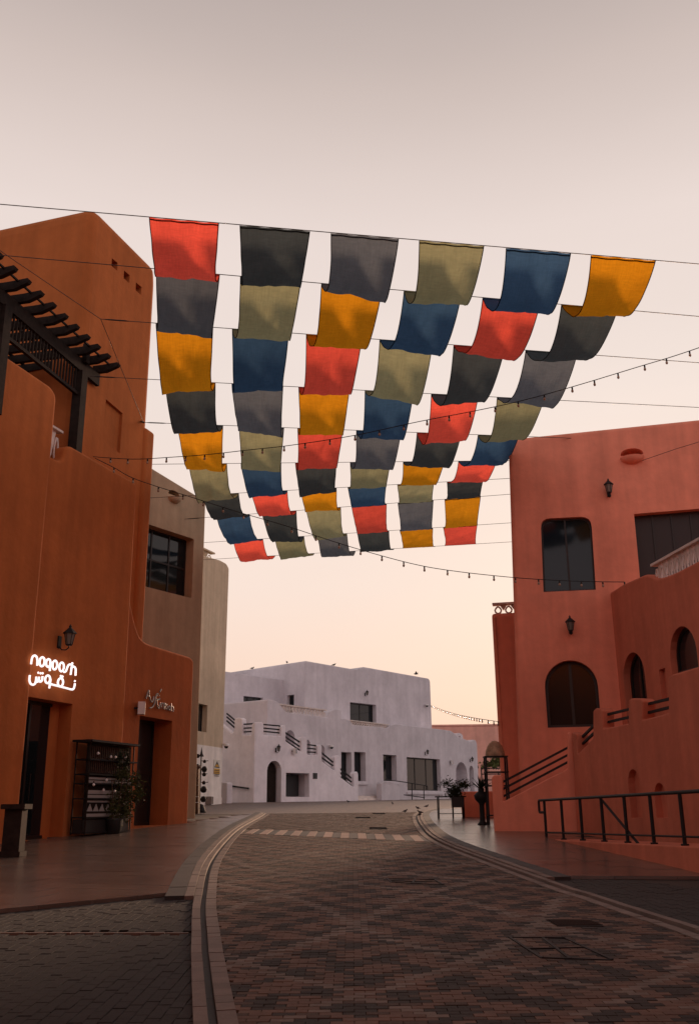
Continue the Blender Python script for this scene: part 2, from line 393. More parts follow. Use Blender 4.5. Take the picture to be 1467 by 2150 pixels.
def kerb(name, curve, side, y1, y0=13.6):
    k = bpy.data.objects.new(name, None); COL.objects.link(k); tag(k, kind='structure')
    strip(k, curve, -.02, .115, .22, .009, STONE_L, 'edging_stone', (3, y1), side)
    strip(k, curve, .118, .175, 1.2, -.022, STONE_D, 'gutter_stone', (3, y1), side, jit=0)
    strip(k, curve, .178, .275, .42, .03, STONE_L, 'kerb_stone', (3, y1), side)
    strip(k, curve, .28, .40, .55, .05, STONE_L, 'border_stone', (y0, y1), side)
    strip(k, curve, .405, .66, .50, .052, STONE_D, 'band_stone', (y0, y1), side)
kerb('kerb_left', LEFT, -1, 45.6); kerb('kerb_right', RIGHT_E, 1, 48.5, 15.4)

def clip(poly, planes):
    for (px, py), (nx_, ny_) in planes:
        o = []
        for i, p in enumerate(poly):
            q = poly[(i + 1) % len(poly)]; a = (p[0] - px) * nx_ + (p[1] - py) * ny_; b = (q[0] - px) * nx_ + (q[1] - py) * ny_
            if a >= 0: o.append(p)
            if (a >= 0) != (b >= 0): t = a / (a - b); o.append((p[0] + (q[0] - p[0]) * t, p[1] + (q[1] - p[1]) * t))
        poly = o
        if len(poly) < 3: return None
    return poly
def kerb_plane(curve, sgn, off):
    def f(x, y):
        i = min(range(1, len(curve) - 1), key=lambda k: (curve[k].x - x) ** 2 + (curve[k].y - y) ** 2)
        t = (curve[i + 1] - curve[i - 1]).normalized(); n = Vector((-t.y, t.x)) * sgn; p = curve[i] + n * off
        return ((p.x, p.y), (n.x, n.y))
    return f
def slabs(parent, x0, x1, y0, y1, w, l, ang, inside, planes, z, mt, kp=None):
    ca, sa = math.cos(ang), math.sin(ang); row = 0; yy = y0
    while yy < y1:
        xx = x0 + (w / 2 if row % 2 else 0)
        while xx < x1:
            r = [(xx + .003, yy + .003), (xx + w - .003, yy + .003), (xx + w - .003, yy + l - .003), (xx + .003, yy + l - .003)]
            r = [(a * ca - b * sa, a * sa + b * ca) for a, b in r]
            cx_, cy_ = sum(a for a, _ in r) / 4, sum(b for _, b in r) / 4
            if inside(cx_, cy_):
                q = clip(r, planes + ([kp(cx_, cy_)] if kp else []))
                if q and abs(area2(q)) > .02:
                    zz = z + random.uniform(-.0025, .0025); k = len(q); mb = MB()
                    mb.add([(a, b, gz(b) + zz) for a, b in q] + [(a, b, gz(b) + zz - .05) for a, b in q], [tuple(range(k))] + [((i + 1) % k, i, k + i, k + (i + 1) % k) for i in range(k)])
                    mb.build('paving_slab', mt, parent)
            xx += w
        yy += l; row += 1
left_pav = sheet('pavement_left', [(p.x - .3, p.y) for p in LEFT if 13.5 < p.y < 45] + [(-14, 60), (-14, 6), (-9.5, 7.7), (-4.07, 12.64)], -.012, SAND)
LA, LB = Vector((-2.47, 14.08)), Vector((-4.07, 12.64)); ld = (LB - LA).normalized(); lnrm = (-ld.y, ld.x)
if lnrm[1] < 0: lnrm = (-lnrm[0], -lnrm[1])
slabs(left_pav, -27, 12, 2, 62, .9, .6, R(-17.5), lambda x, y: x < xat(LEFT, y) - .1 and x > -9.2 + (y - 22) * .22 and y < 50 and y > 6, [((LA.x, LA.y), lnrm)], .045, MARBLE, kerb_plane(LEFT, 1, .655))
right_pav = sheet('pavement_right', [(p.x + .3, p.y) for p in RIGHT_E if 15.4 < p.y < 48] + [(12, 60), (16, 30), (9, 12), (4.5, 14.25), (4.3, 15.55)], -.012, SAND)
slabs(right_pav, -2, 14, 13, 52, .9, .6, R(6), lambda x, y: x > xat(RIGHT_E, y) + .1 and x < 8.5 and y < 48 and (y > 27 or x < 5.9), [((3.0, 15.85), (.16, .98)), ((4.3, 15.55), (.2, .98))], .045, MARBLE, kerb_plane(RIGHT_E, -1, .655))
# charcoal paved aprons in the foreground
apl = sheet('apron_left', [(p.x - .25, p.y) for p in LEFT if p.y < 14.0] + [(-2.47, 14.08), (-4.07, 12.64), (-9.5, 7.7), (-9.5, 3)], -.02, SAND)
cells = []
for i in range(-95, -5):
    for j in range(0, 64):
        x, y = i * .1 + .05, 3 + j * .2 + (.1 if i % 2 else 0)
        if x > xat(LEFT, y) - .235 or y > 14 or (Vector((x, y)) - LA).dot(Vector(lnrm)) > -.04: continue
        if abs(y - (10.75 - (x + 1.68) * .07)) < .1: continue
        cells.append((x, y, random.uniform(-.003, .003), random.uniform(-.03, .03), 0))
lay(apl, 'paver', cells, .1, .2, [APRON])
for k in range(28):                                     # pale line of stones across the apron
    x = -1.72 - k * .25; y = 10.75 - (x + 1.68) * .07
    MB().box((x - .12, y, gz(y) - .02), .24, .055, .05).build('line_stone', STONE_L, apl)
apr = sheet('apron_right', [(p.x + .25, p.y) for p in RIGHT_E if p.y < 15.8][::-1] + [(8, 3), (8, 13.5), (4.5, 14.25), (4.3, 15.55), (3.1, 15.85)][:0] + [(9.5, 3), (9.5, 13.3), (4.5, 14.25), (4.3, 15.55), (3.05, 15.85)], -.02, SAND)
cells = []
for i in range(28, 92):
    for j in range(0, 66):
        x, y = i * .1 + .05, 3 + j * .2 + (.1 if i % 2 else 0)
        if x < xat(RIGHT_E, y) + .235 or y > 15.8 - .2 * (x - 3.0) - (.0 if x < 4.3 else (x - 4.3) * 2.2 if x < 4.8 else 1.0 + (x - 4.8) * .1): continue
        cells.append((x, y, random.uniform(-.003, .003), random.uniform(-.03, .03), 0))
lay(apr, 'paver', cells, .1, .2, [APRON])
# iron covers let into the road
def cover(label, pts, grate=False, frame=False):
    q = [G(*p) for p in pts]; c = sum((Vector(p) for p in q), Vector()) / 4
    t = thing('manhole_cover', label, 'manhole', c)
    z = .005
    if frame:
        mb = MB()
        for a, b in list(zip(q, q[1:] + q[:1])) + [(q[0] + (q[1] - q[0]) * .4, q[3] + (q[2] - q[3]) * .6), (q[0] + (q[3] - q[0]) * .4, q[1] + (q[2] - q[1]) * .55)]:
            mb.bar(a + Vector((0, 0, z)), b + Vector((0, 0, z - .004)), .028, .012)
        mb.build('frame', IRON, t)
    else:
        MB().add([p + Vector((0, 0, z)) for p in q] + [p - Vector((0, 0, .05)) for p in q], [(0, 1, 2, 3), (1, 0, 4, 5), (2, 1, 5, 6), (3, 2, 6, 7), (0, 3, 7, 4)]).build('plate', IRON, t)
        for k in range(1, 8):
            f = k / 8; a = q[0] + (q[3] - q[0]) * f; b = q[1] + (q[2] - q[1]) * f
            MB().bar(a + Vector((0, 0, z + .003)), b + Vector((0, 0, z + .003)), .02, .012).build('rib', BRONZE, t)
    return t
cover('solid dark iron grating let into the pavers beside the right kerb', [(1172, 1946), (1268, 1945), (1234, 1932), (1145, 1931)])
cover('square inspection cover outlined by a dark frame, paved inside', [(1137, 2012), (1284, 2016), (1186, 1970), (1068, 1968)], frame=True)
cover('paved inspection cover with thin dark rim in the middle of the road', [(822, 1853), (930, 1858), (912, 1847), (812, 1845)], frame=True)
cover('narrow dark iron grating just past the crossing', [(776, 1741), (813, 1742), (810, 1737), (776, 1737)])
cover('thin dark iron cover farther up the road toward the white house', [(745, 1718), (778, 1718), (776, 1715.5), (748, 1715.5)])
cover('small dark iron cover in the road near the pigeons', [(783, 1709), (810, 1709.5), (806, 1707), (781, 1707)])

# ================================================================ BUILDING HELPERS
def fill(pl, ol, depth, cols, rows, parent, bar=.06, name='window', fm=None, gm=None):
    """window or glazed door at the back of a recess: a frame with real bars, a pane in each light"""
    fm = fm or FRAME; gm = gm or GLASS
    if area2(ol) < 0: ol = ol[::-1]
    us = [p[0] for p in ol]; zs = [p[1] for p in ol]; u0, u1, z0, z1 = min(us), max(us), min(zs), max(zs); c = ((u0 + u1) / 2, (z0 + z1) / 2)
    fx, fz = 1 - 2 * bar / (u1 - u0), 1 - 2 * bar / (z1 - z0)
    inn = [(c[0] + (u - c[0]) * fx, c[1] + (z - c[1]) * fz) for u, z in ol]; holes = []
    for i in range(cols):
        for j in range(rows):
            a0, a1 = u0 + (u1 - u0) * i / cols, u0 + (u1 - u0) * (i + 1) / cols; b0, b1 = z0 + (z1 - z0) * j / rows, z0 + (z1 - z0) * (j + 1) / rows; h = bar / 2
            q = clip(inn, [((a0 + h, 0), (1, 0)), ((a1 - h, 0), (-1, 0)), ((0, b0 + h), (0, 1)), ((0, b1 - h), (0, -1))])
            if q: holes.append(q)
    fr = panel(name, pl, ol, fm, parent, holes, .06, 0, -depth + .065)
    for h in holes: panel('pane', pl, h, gm, fr, (), .012, 0, -depth + .03)
    return fr
def box_r(name, lo, hi, mt, parent, r=.02):
    b = MB(); b.box([(a + c) / 2 for a, c in zip(lo, hi)], *[c - a for a, c in zip(lo, hi)]); return b.build(name, mt, parent)
def base(pl, u): p = pl.pt(u, 0); return gz(p.y) - .15
def solid(name, pl, top, mt, parent, thick, bevel=.12, r=.1):
    """building mass: facade outline given by its top/side pixels (left to right), closed at the ground and extruded back"""
    o = pl.uvs(top); uL, uR = o[0][0], o[-1][0]
    zb = min(base(pl, uL), base(pl, uR)) - .3
    dl = o[0][0]; o = [(o[0][0], zb)] + o + [(o[-1][0], zb)]
    return panel(name, pl, fillet(o, r), mt, parent, (), thick, bevel)
def balustrade(pl, u0, z0, u1, z1, h, n, mt, parent, off=-.1, w=.1, name='balustrade', cap=.07):
    """pierced parapet: capping plus loops and wedges; z0,z1 = heights of its foot at u0,u1"""
    dz = Vector((0, 0, 1)); A, B = pl.pt(u0, z0, off), pl.pt(u1, z1, off)
    mb = MB(); mb.bar(A + dz * h, B + dz * h, w * 1.7, cap); root = mb.build(name, mt, parent)
    L = (u1 - u0) / n; hh = h - cap / 2
    for i in range(n):
        f = (i + .5) / n; c = A + (B - A) * f; s = L * .30; pts = []
        for k in range(10):
            a = 2 * math.pi * k / 10; rr = s * (1 - .35 * max(0, math.sin(a)))
            pts.append(c + pl.d * (rr * math.cos(a)) + dz * (hh * .42 + hh * .40 * math.sin(a)))
        b = MB(); b.tube(pts, min(.035, L * .1), 5, closed=True)
        c2 = A + (B - A) * ((i + 1) / n); t = L * .33
        if i < n - 1: b.add([c2 + dz * hh + pl.d * -t, c2 + dz * hh + pl.d * t, c2 + dz * (hh * .38), c2 + dz * hh + pl.d * -t - pl.n * w * .6, c2 + dz * hh + pl.d * t - pl.n * w * .6, c2 + dz * (hh * .38) - pl.n * w * .6], [(0, 2, 1), (3, 4, 5), (0, 3, 5, 2), (1, 2, 5, 4), (0, 1, 4, 3)])
        b.build('baluster', mt, root)
    return root
def spout(pl, x, y0, y1, mt, parent, r):
    """scooped niche with a bowl-shaped lip under it"""
    u, z = pl.uv(x, y1); _, zt = pl.uv(x, y0)
    mb = MB(); k = 12; rows = []
    for i in range(6):
        a = math.pi / 2 * i / 5; zz = z + r * .62 * (1 - math.sin(a) * 1) - r * .3; rr = r * math.cos(a) * (1 if i < 5 else .2)
        rows.append([pl.pt(u + rr * math.cos(math.pi * j / k), zz, rr * math.sin(math.pi * j / k) * .9) for j in range(k + 1)])
    vs = [p for r_ in rows for p in r_]; n = k + 1
    mb.add(vs, [(i * n + j, i * n + j + 1, (i + 1) * n + j + 1, (i + 1) * n + j) for i in range(5) for j in range(k)], True)
    mb.add(rows[0], [tuple(range(n))]); mb.build('spout_lip', mt, parent)
    return [(pl, arch(u - r * .95, u + r * .95, zt - r * .42, zt + r * .22, 8, r * .5), .45)]

# ================================================================ LEFT SIDE
L2 = Plane((-7.2, 30.2), 17.5)
TS = L2.shift(-.42)
# ---- tall orange tower house behind
tower = thing('tower_house', 'tall orange plastered tower house rising behind the pergola terrace', 'building', (-12, 30, 0))
o = solid('wall', TS, [(196, 428), (328, 562), (300, 892), (300, 1100)][0:1] + [(328, 562), (330, 600)], ORANGE, tower, 9.0, .35, .55)
nich = [(TS, TS.uvs([(x, y), (x + 12, y + 10), (x + 11, y + 27), (x - 1, y + 16)]), .45) for x, y in ((235.5, 542), (261, 568), (286, 593))]
nich.append((TS, TS.uvs([(223, 838), (258, 868), (252, 952), (216, 925)]), .10))
cut(o, nich)
LB_ = L2.shift(-.3)
q = LB_.uvs([(300, 889), (328, 909)]); zt = q[1][1]
panel('side_wing', LB_, fillet(rect(q[0][0] + .3, q[1][0], -1, zt), .15), ORANGE, tower, (), 5, .15, -.02)
# ---- shop house with the lit sign
shop = thing('shop_house', 'orange plastered shop house carrying the white lit letters', 'building', (-9, 27, 0))
top = [(-230, 760), (60, 938), (112, 960), (126, 968), (134, 962), (140, 938), (150, 936), (289, 1016), (293, 1030), (272, 1305), (252, 1740)]
uvl = L2.uvs(top); uR = uvl[-3][0]
body = panel('wall', L2, fillet([(uvl[0][0], -1)] + uvl[:-3] + [(uR, -1)], .2), ORANGE, shop, (), 7.5, .10)
door_ol = L2.uvs([(40, 1462), (152, 1478), (131, 1772), (14, 1792)])
dz0 = base(L2, door_ol[2][0]) + .15
door_ol = rect(door_ol[0][0], (door_ol[1][0] + door_ol[2][0]) / 2, dz0, door_ol[1][1])
cut(body, [(L2, fillet(door_ol, .0), .55)])
fr = fill(L2, door_ol, .55, 2, 1, shop, .09, 'door')
for du in (-.12,): MB().tube([L2.pt(door_ol[1][0] - 1.05, dz0 + 1.0, -.45), L2.pt(door_ol[1][0] - 1.05, dz0 + 1.7, -.45)], .02).build('handle', BRONZE, fr)
PI_ = L2.shift(.12)
pz = PI_.uvs([(-230, 560), (50, 765), (110, 812), (121, 832)])
panel('pier', PI_, fillet([(pz[0][0], -1), (pz[0][0], pz[2][1])] + [(pz[2][0], pz[2][1]), (pz[3][0], pz[3][1]), (pz[3][0], -1)], .22), ORANGE, shop, (), 3.0, .12)
b0, b1 = L2.uv(114, 960), L2.uv(139, 962)
balustrade(L2, b0[0] - .6, b1[1] - .1, b1[0] + .12, b1[1] - .1, 1.0, 4, TRIM, shop, -.35, .12)
# ---- perfume shop with swept parapet
L3 = L2.shift(-.22)
jur = thing('corner_shop', 'low orange plastered corner shop with swept parapet and grey metal letters', 'building', (-7, 33, 0))
t3 = L3.uvs([(262, 1195), (276, 1270), (284, 1305), (293, 1335), (304, 1347), (318, 1354), (402, 1380), (408, 1388)])
uR = L3.uv(400, 1600)[0]
o = panel('wall', L3, fillet([(t3[0][0] - 1.5, -1), (t3[0][0] - 1.5, t3[0][1])] + t3 + [(uR, -1)], .2), ORANGE2, jur, (), 4.5, .10)
d3 = L3.uvs([(294, 1503), (363, 1513), (351, 1731), (282, 1731)]); zb3 = gz(L3.pt(d3[2][0], 0).y) + .05
d3r = rect(d3[0][0], (d3[1][0] + d3[2][0]) / 2, zb3, (d3[0][1] + d3[1][1]) / 2)
cut(o, [(L3, d3r, .75)])
fr = fill(L3, d3r, .75, 1, 2, jur, .1, 'door', gm=mat('door_wood', (.014, .012, .011), .5))
MB().tube([L3.pt(d3r[1][0] - .3, zb3 + 1.0, -.62), L3.pt(d3r[1][0] - .3, zb3 + 1.25, -.62)], .018).build('handle', BRONZE, fr)
# ---- beige house
P4 = ray(424, 1400); L4 = Plane((P4.x / P4.y * 41, 41), 33)
bei = thing('beige_house', 'beige plastered house with one large square upper window', 'building', (-9, 46, 0))
t4 = L4.uvs([(270, 948), (325, 985), (428, 1048), (433.5, 1056), (426, 1385)]); uR = L4.uv(430, 1250)[0]
o = panel('wall', L4, fillet([(t4[0][0], -1)] + t4[:4] + [(uR, -1)], .2), BEIGE, bei, (), 7, .12)
w4 = L4.uvs([(317, 1103), (410, 1132), (400, 1256), (306, 1231)]); zt, zb = (w4[0][1] + w4[1][1]) / 2, (w4[2][1] + w4[3][1]) / 2
w4r = fillet(rect(w4[3][0] - .4, (w4[1][0] + w4[2][0]) / 2, zb, zt), .08)
cut(o, [(L4, w4r, .5)] + spout(L4, 365, 1033, 1052, BEIGE, bei, .36))
fill(L4, w4r, .5, 3, 2, bei, .07)
# ---- cream house with white dado
L5 = Plane((-8.35, 62.8), 15)
cre = thing('cream_house', 'narrow cream plastered house with white painted lower wall', 'building', (-9, 61, 0))
t5 = L5.uvs([(390, 1150), (434, 1168), (463, 1176), (476, 1183), (481.5, 1193), (474, 1420)]); uR = L5.uv(470, 1500)[0]
o = panel('wall', L5, fillet([(t5[0][0], 0)] + t5[:5] + [(uR, 0)], .2), CREAM, cre, (), 6, .10)
w5 = L5.uvs([(414, 1477), (436, 1480), (434, 1538), (412, 1536)]); w5r = rect(w5[0][0], (w5[1][0] + w5[2][0]) / 2, w5[2][1], (w5[0][1] + w5[1][1]) / 2)
cut(o, [(L5, w5r, .4)]); fill(L5, w5r, .4, 1, 1, cre, .06)
dt = L5.uvs([(405, 1561.5), (470, 1571)])
panel('dado', L5, rect(dt[0][0], uR - .05, .5, (dt[0][1] + dt[1][1]) / 2), DADO, cre, (), .03, .008, .022)
panel('skirting', L5, rect(dt[0][0], uR - .02, .5, gz(61) + .45), DADO, cre, (), .06, .01, .05)
u, z = L5.uv(437, 1685); box_r('drain_box', L5.pt(u - .35, z - .1, .1) - Vector((.15, .2, 0)), L5.pt(u + .3, z + .35, .1) + Vector((.1, .1, 0)), STONE_L, cre)
r0, r1 = L5.uv(436, 1170), L5.uv(464, 1178)
balustrade(L5, r0[0], r0[1] - .15, r1[0], r1[1] - .3, .85, 2, CREAM, cre, -.6, .2, 'roof_balustrade', .1)

# ================================================================ RIGHT SIDE
R1 = Plane((4.95, 30.4), 103)             # coral house front
cor = thing('coral_house', 'large coral plastered house with arched window above the outside stair', 'building', (8, 30, 0))
t1 = R1.uvs([(1066, 1000), (1066, 921), (1416, 884), (1640, 860)]); zt = t1[1][1]
uL = R1.uv(1067, 1300)[0]
o = panel('wall', R1, fillet([(uL - .05, -.5), (t1[1][0], t1[1][1]), (t1[3][0], (t1[2][1] + t1[3][1]) / 2), (t1[3][0], -.5)], .22), CORAL, cor, (), 9, .14)
wA = fillet(R1.uvs([(1140, 1243), (1250, 1238), (1240, 1084), (1134, 1089)]), 0, which={2: .35, 3: .3})
wB = R1.uvs([(1345, 1240), (1500, 1232), (1490, 1066), (1330, 1079)])
a0, a1 = R1.uv(1149, 1528), R1.uv(1262, 1526); az = R1.uv(1204, 1386)[1]
wC = arch(a0[0], a1[0], a0[1], az, 14)
sp = spout(R1, 1327, 946, 968, CORAL, cor, .38)
cut(o, [(R1, wA, .22), (R1, wB, .35), (R1, wC, .3)] + sp)
fill(R1, wA, .22, 2, 1, cor, .06); fill(R1, wB, .35, 4, 1, cor, .05, 'door', gm=mat('brown_door', (.022, .013, .011), .55)); fill(R1, wC, .3, 2, 1, cor, .09)
# lower side wing with balustrade
RW = Plane((4.6, 35.5), 103)
q = RW.uvs([(1031, 1287), (1078, 1285)]); 
panel('side_wing', RW, fillet(rect(q[0][0], q[1][0] + 1.2, -.5, q[0][1]), .2, which={2: .0, 3: .12}), CORAL, cor, (), 6, .18)
balustrade(RW, q[0][0] + .05, q[0][1] - .02, q[1][0] + .4, q[0][1] - .02, .36, 3, TRIM, cor, -.12, .2, 'side_balustrade', .07)
# projecting wing along the street
pc = R1.hit(1292, 1370); R2 = Plane((pc.x, pc.y), 172)
win = thing('balcony_wing', 'coral wing, shade put into its colour, with balcony wall and tall arched doorway', 'building', (pc.x, pc.y, 0))
t2 = R2.uvs([(1290, 1237), (1302, 1228), (1352, 1206), (1362, 1207), (1374, 1214), (1388, 1213), (1416, 1202)])
zl = t2[-1][1]
ol = [(-.6, -.5), (-.6, t2[0][1])] + t2 + [(12, zl), (12, -.5)]
o = panel('wall', R2, fillet(ol, .2), CORAL_SHADE, win, (), 4.0, .09)
A, B_ = R2.uv(1315, 1500), R2.uv(1361, 1500); za = R2.uv(1336, 1366)[1]
aD = arch(A[0], B_[0], A[1] - 1.0, za, 12)
n0, n1 = R2.uv(1382, 1406), R2.uv(1395, 1404); nb = R2.uv(1388, 1470)[1]
a2 = R2.uv(1408, 1400)[0]; a2b = R2.uv(1405, 1418)[1]; a2t = R2.uv(1420, 1318)[1]
aE = arch(a2, a2 + 1.5, a2b, a2t, 10)
cut(o, [(R2, aD, .28), (R2, rect(n0[0], n1[0], nb, n0[1]), .14), (R2, aE, .25)])
fill(R2, aD, .28, 2, 1, win, .08, 'door'); fill(R2, aE, .25, 1, 1, win, .08)
c0 = R2.uv(1364, 1208)
balustrade(R2, c0[0], zl - .05, 11, zl - .05, .62, 26, TRIM, win, -.15, .14)
# outside stair: frontal flight, then a flight along the street
S1 = Plane((4.05, 28.25), 103)
e1 = S1.hit(1200, 1640); S2 = Plane((e1.x, e1.y), 172)
stair = thing('outside_stair', 'coral outside stair with stepped parapet, posts and black bars', 'stair', (4.5, 28, gz(28)))
s1 = S1.uvs([(1031, 1634), (1036, 1627), (1050, 1627), (1055, 1633), (1056, 1683), (1190, 1614), (1190.5, 1540), (1194, 1537), (1200, 1537)])
panel('parapet', S1, fillet([(s1[0][0], 0)] + s1 + [(s1[-1][0], 0)], .05), CORAL, stair, (), .34, .04)
s2 = S2.uvs([(1200, 1537), (1210, 1541), (1212, 1583), (1244, 1549), (1244, 1492), (1249, 1487), (1259, 1487), (1263, 1492), (1264, 1530), (1318, 1519), (1318, 1470), (1324, 1466), (1343, 1467), (1348, 1472), (1346, 1512), (1402, 1497), (1402, 1422), (1408, 1417)])
s2 = [(max(u, -.02), z) for u, z in s2]
o = panel('street_parapet', S2, fillet([(0.0, 0)] + s2 + [(14, s2[-1][1]), (14, 0)], .05), CORAL_SHADE, stair, (), .34, .04)
cut(o, [(S2, arch(S2.uv(1323, 1700)[0], S2.uv(1347, 1700)[0], S2.uv(1330, 1717)[1], S2.uv(1333, 1614)[1], 8), .16),
        (S2, arch(S2.uv(1376, 1700)[0], S2.uv(1400, 1700)[0], S2.uv(1388, 1717)[1], S2.uv(1388, 1643)[1], 8), .16)])
def rails(pl, segs, parent, off, w=.05):
    for (x0, y0, x1, y1) in segs:
        a, b = pl.uv(x0, y0), pl.uv(x1, y1); d = (Vector((b[0], b[1])) - Vector((a[0], a[1]))).normalized() * .1
        MB().bar(pl.pt(a[0] - d.x, a[1] - d.y, off), pl.pt(b[0] + d.x, b[1] + d.y, off), w).build('rail', IRON, parent)
rails(S1, [(1057, 1640, 1190, 1569.5), (1057, 1655, 1190, 1585), (1057, 1671, 1190, 1600)], stair, -.17, .06)
rails(S2, [(1211, 1546, 1244, 1513), (1212, 1560, 1245, 1528), (1214, 1577, 1246, 1541), (1263, 1500, 1318, 1486), (1263, 1516, 1318, 1503),
           (1338, 1480, 1402, 1464), (1340, 1498, 1402, 1482)], stair, -.17, .06)
g0 = gz(28.3)
for k in range(11):                                     # treads of the frontal flight
    u0 = s1[4][0] + .1 + (s1[6][0] - s1[4][0]) * k / 11; u1 = s1[4][0] + .1 + (s1[6][0] - s1[4][0]) * (k + 1) / 11; h = g0 + .17 * (k + 1)
    panel('tread', S1, rect(u0, u1 + 1.2, g0 - .2, h - .005 * k), CORAL_SHADE, stair, (), 1.8, 0, -.36 - .002 * k)
panel('landing', S1, rect(s1[6][0] + .1, s1[6][0] + 3.2, g0 - .2, g0 + 1.98), CORAL_SHADE, stair, (), 2.0, 0, -.4)
# ramp beside the stair
rq = [G(1155, 1765), G(1416, 1827)]; rdir = (rq[1] - rq[0]); RP = Plane((rq[0].x, rq[0].y), math.degrees(math.atan2(rdir.x, rdir.y)))
ramp_ = thing('ramp', 'coral plastered ramp kerb rising under the black tube railing', 'ramp', (rq[0].x, rq[0].y, gz(rq[0].y)))
ru1, rz1 = RP.uv(1415, 1775.5)
rz0 = gz(rq[0].y) + .03; slope = (rz1 - rz0) / ru1
panel('ramp_body', RP, [(0, -.2), (0, rz0), (14, rz0 + slope * 14), (14, -.2)], CORAL_SHADE, ramp_, (), 1.0, .03)
rail = thing('ramp_railing', 'black steel tube railing along the ramp beside the coral stair', 'railing', (rq[0].x, rq[0].y, gz(rq[0].y)))
RR = RP.shift(-.12)
posts = [1147, 1183, 1223, 1268, 1317, 1372]; pu = [RR.uv(x, 1766)[0] for x in posts]; pu += [pu[-1] + (pu[-1] - pu[-2]) * k for k in (1.0, 2.0, 3.0)]
zA, zB = RR.uv(1140, 1680), RR.uv(1416, 1664)
def rtop(u): return zA[1] + (zB[1] - zA[1]) * (u - zA[0]) / (zB[0] - zA[0])
for u in pu:
    f = MB(); f.tube([RR.pt(u, rz0 + slope * u - .02), RR.pt(u, rtop(u))], .035, 8); p = f.build('post', IRON, rail)
    MB().lathe(RR.pt(u, rz0 + slope * u), [(0, .03), (.07, .03), (.07, 0), (.0, 0)], 10).build('foot_plate', IRON, p)
uE = RR.uv(1130, 1680)[0]
MB().tube([RR.pt(pu[0], rtop(pu[0]) - .30), RR.pt(uE + .03, rtop(uE) - .30), RR.pt(uE, rtop(uE) - .26), RR.pt(uE, rtop(uE) - .04), RR.pt(uE + .04, rtop(uE)), RR.pt(pu[-1] + .5, rtop(pu[-1] + .5))], .032, 8).build('handrail', IRON, rail)
MB().tube([RR.pt(pu[0], rz0 + .14), RR.pt(pu[-1], rz0 + slope * pu[-1] + .14)], .02, 6).build('bottom_rail', IRON, rail)
MB().tube([RR.pt(pu[3], rtop(pu[3]) - .08, -.03), RR.pt(pu[4] + .35 * (pu[5] - pu[4]), rz0 + slope * pu[4], -.03)], .028, 6).build('brace', IRON, rail)

# ================================================================ WHITE HOUSE
Zw = gz(68)
C1 = ray(532, 1650); W1 = Plane((C1.x / C1.y * 66.5, 66.5), 40)
W2 = W1.shift(-2.6); W2.__init__((W2.p.x, W2.p.y), 35)
wh = thing('white_house', 'white plastered terraced house with outside stair across the plaza', 'building', (0, 72, Zw))
s = W1.uvs([(538, 1520), (541, 1516), (551, 1516), (554, 1521), (554, 1543), (590, 1546), (591, 1526), (594, 1522), (599, 1523), (600, 1528), (600, 1556), (633, 1579), (633, 1551), (636, 1547), (642, 1547), (645, 1551), (645, 1584), (667, 1586), (667, 1566), (670, 1563), (674, 1564), (676, 1567), (676, 1598), (703, 1618), (703, 1590), (706, 1586), (712, 1586), (715, 1590), (715, 1632), (743, 1653), (743, 1624), (746, 1620), (750, 1620), (752, 1624)])
panel_l = [(s[0][0] - .12, Zw - .4)] + s + [(s[-1][0], Zw - .4)]
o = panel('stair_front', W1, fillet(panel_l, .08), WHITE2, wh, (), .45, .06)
aw = [W1.uv(560.5, 1640)[0], W1.uv(590.5, 1640)[0], Zw - .3, W1.uv(575, 1597)[1]]
bw = W1.uvs([(600, 1672), (649, 1674), (649, 1624), (600, 1622)]); bwr = rect(bw[0][0], bw[1][0], (bw[0][1] + bw[1][1]) / 2, (bw[2][1] + bw[3][1]) / 2)
cut(o, [(W1, arch(*aw, 10), .6), (W1, bwr, .6)])
# mass behind the stair front, with the niche and the arched doorway cut into it
m0 = W1.uvs([(541, 1548), (600, 1556), (743, 1655)])
o = panel('stair_mass', W1, [(m0[0][0], Zw - .4), (m0[0][0], m0[0][1] - .1), (m0[1][0], m0[1][1] - .15), (m0[2][0], m0[2][1] - .15), (m0[2][0] + .2, Zw - .4)], WHITE, wh, (), 2.6, 0, -.452)
cut(o, [(W1, arch(aw[0] - .05, aw[1] + .05, aw[2], aw[3] + .05, 10), 1.7), (W1, [(bwr[0][0] - .05, bwr[0][1] - .02), (bwr[1][0] + .05, bwr[0][1] - .02), (bwr[1][0] + .05, bwr[2][1] + .05), (bwr[0][0] - .05, bwr[2][1] + .05)], 1.9)])
panel('niche_dark_sheet', W1, rect(bwr[0][0] + .1, bwr[1][0] - .1, bwr[0][1] + .05, bwr[2][1] - .1), SIGNK, wh, (), .05, 0, -.95)  # black sheet standing in for the shade inside the niche
panel('door', W1, arch(aw[0] + .05, aw[1] - .05, aw[2], aw[3] - .05, 10), WOOD, wh, (), .06, 0, -.50)  # dark sheet near the front, standing in for the arch's dark interior
def Z4(l): return [(460 + a / 4.89, 1360 + b / 4.89, 460 + c / 4.89, 1360 + d / 4.89) for a, b, c, d in l]
rails(W1, Z4([(465, 785, 635, 800), (465, 822, 630, 838), (465, 855, 630, 872), (690, 862, 845, 965), (690, 905, 845, 1010), (690, 945, 845, 1048),
              (905, 990, 1005, 1003), (905, 1028, 1005, 1038), (905, 1068, 1005, 1072), (1060, 1065, 1190, 1175), (1060, 1115, 1190, 1210), (1060, 1160, 1190, 1255),
              (1250, 1230, 1370, 1330), (1250, 1270, 1370, 1370), (1250, 1315, 1370, 1410)]), wh, -.22, .09)
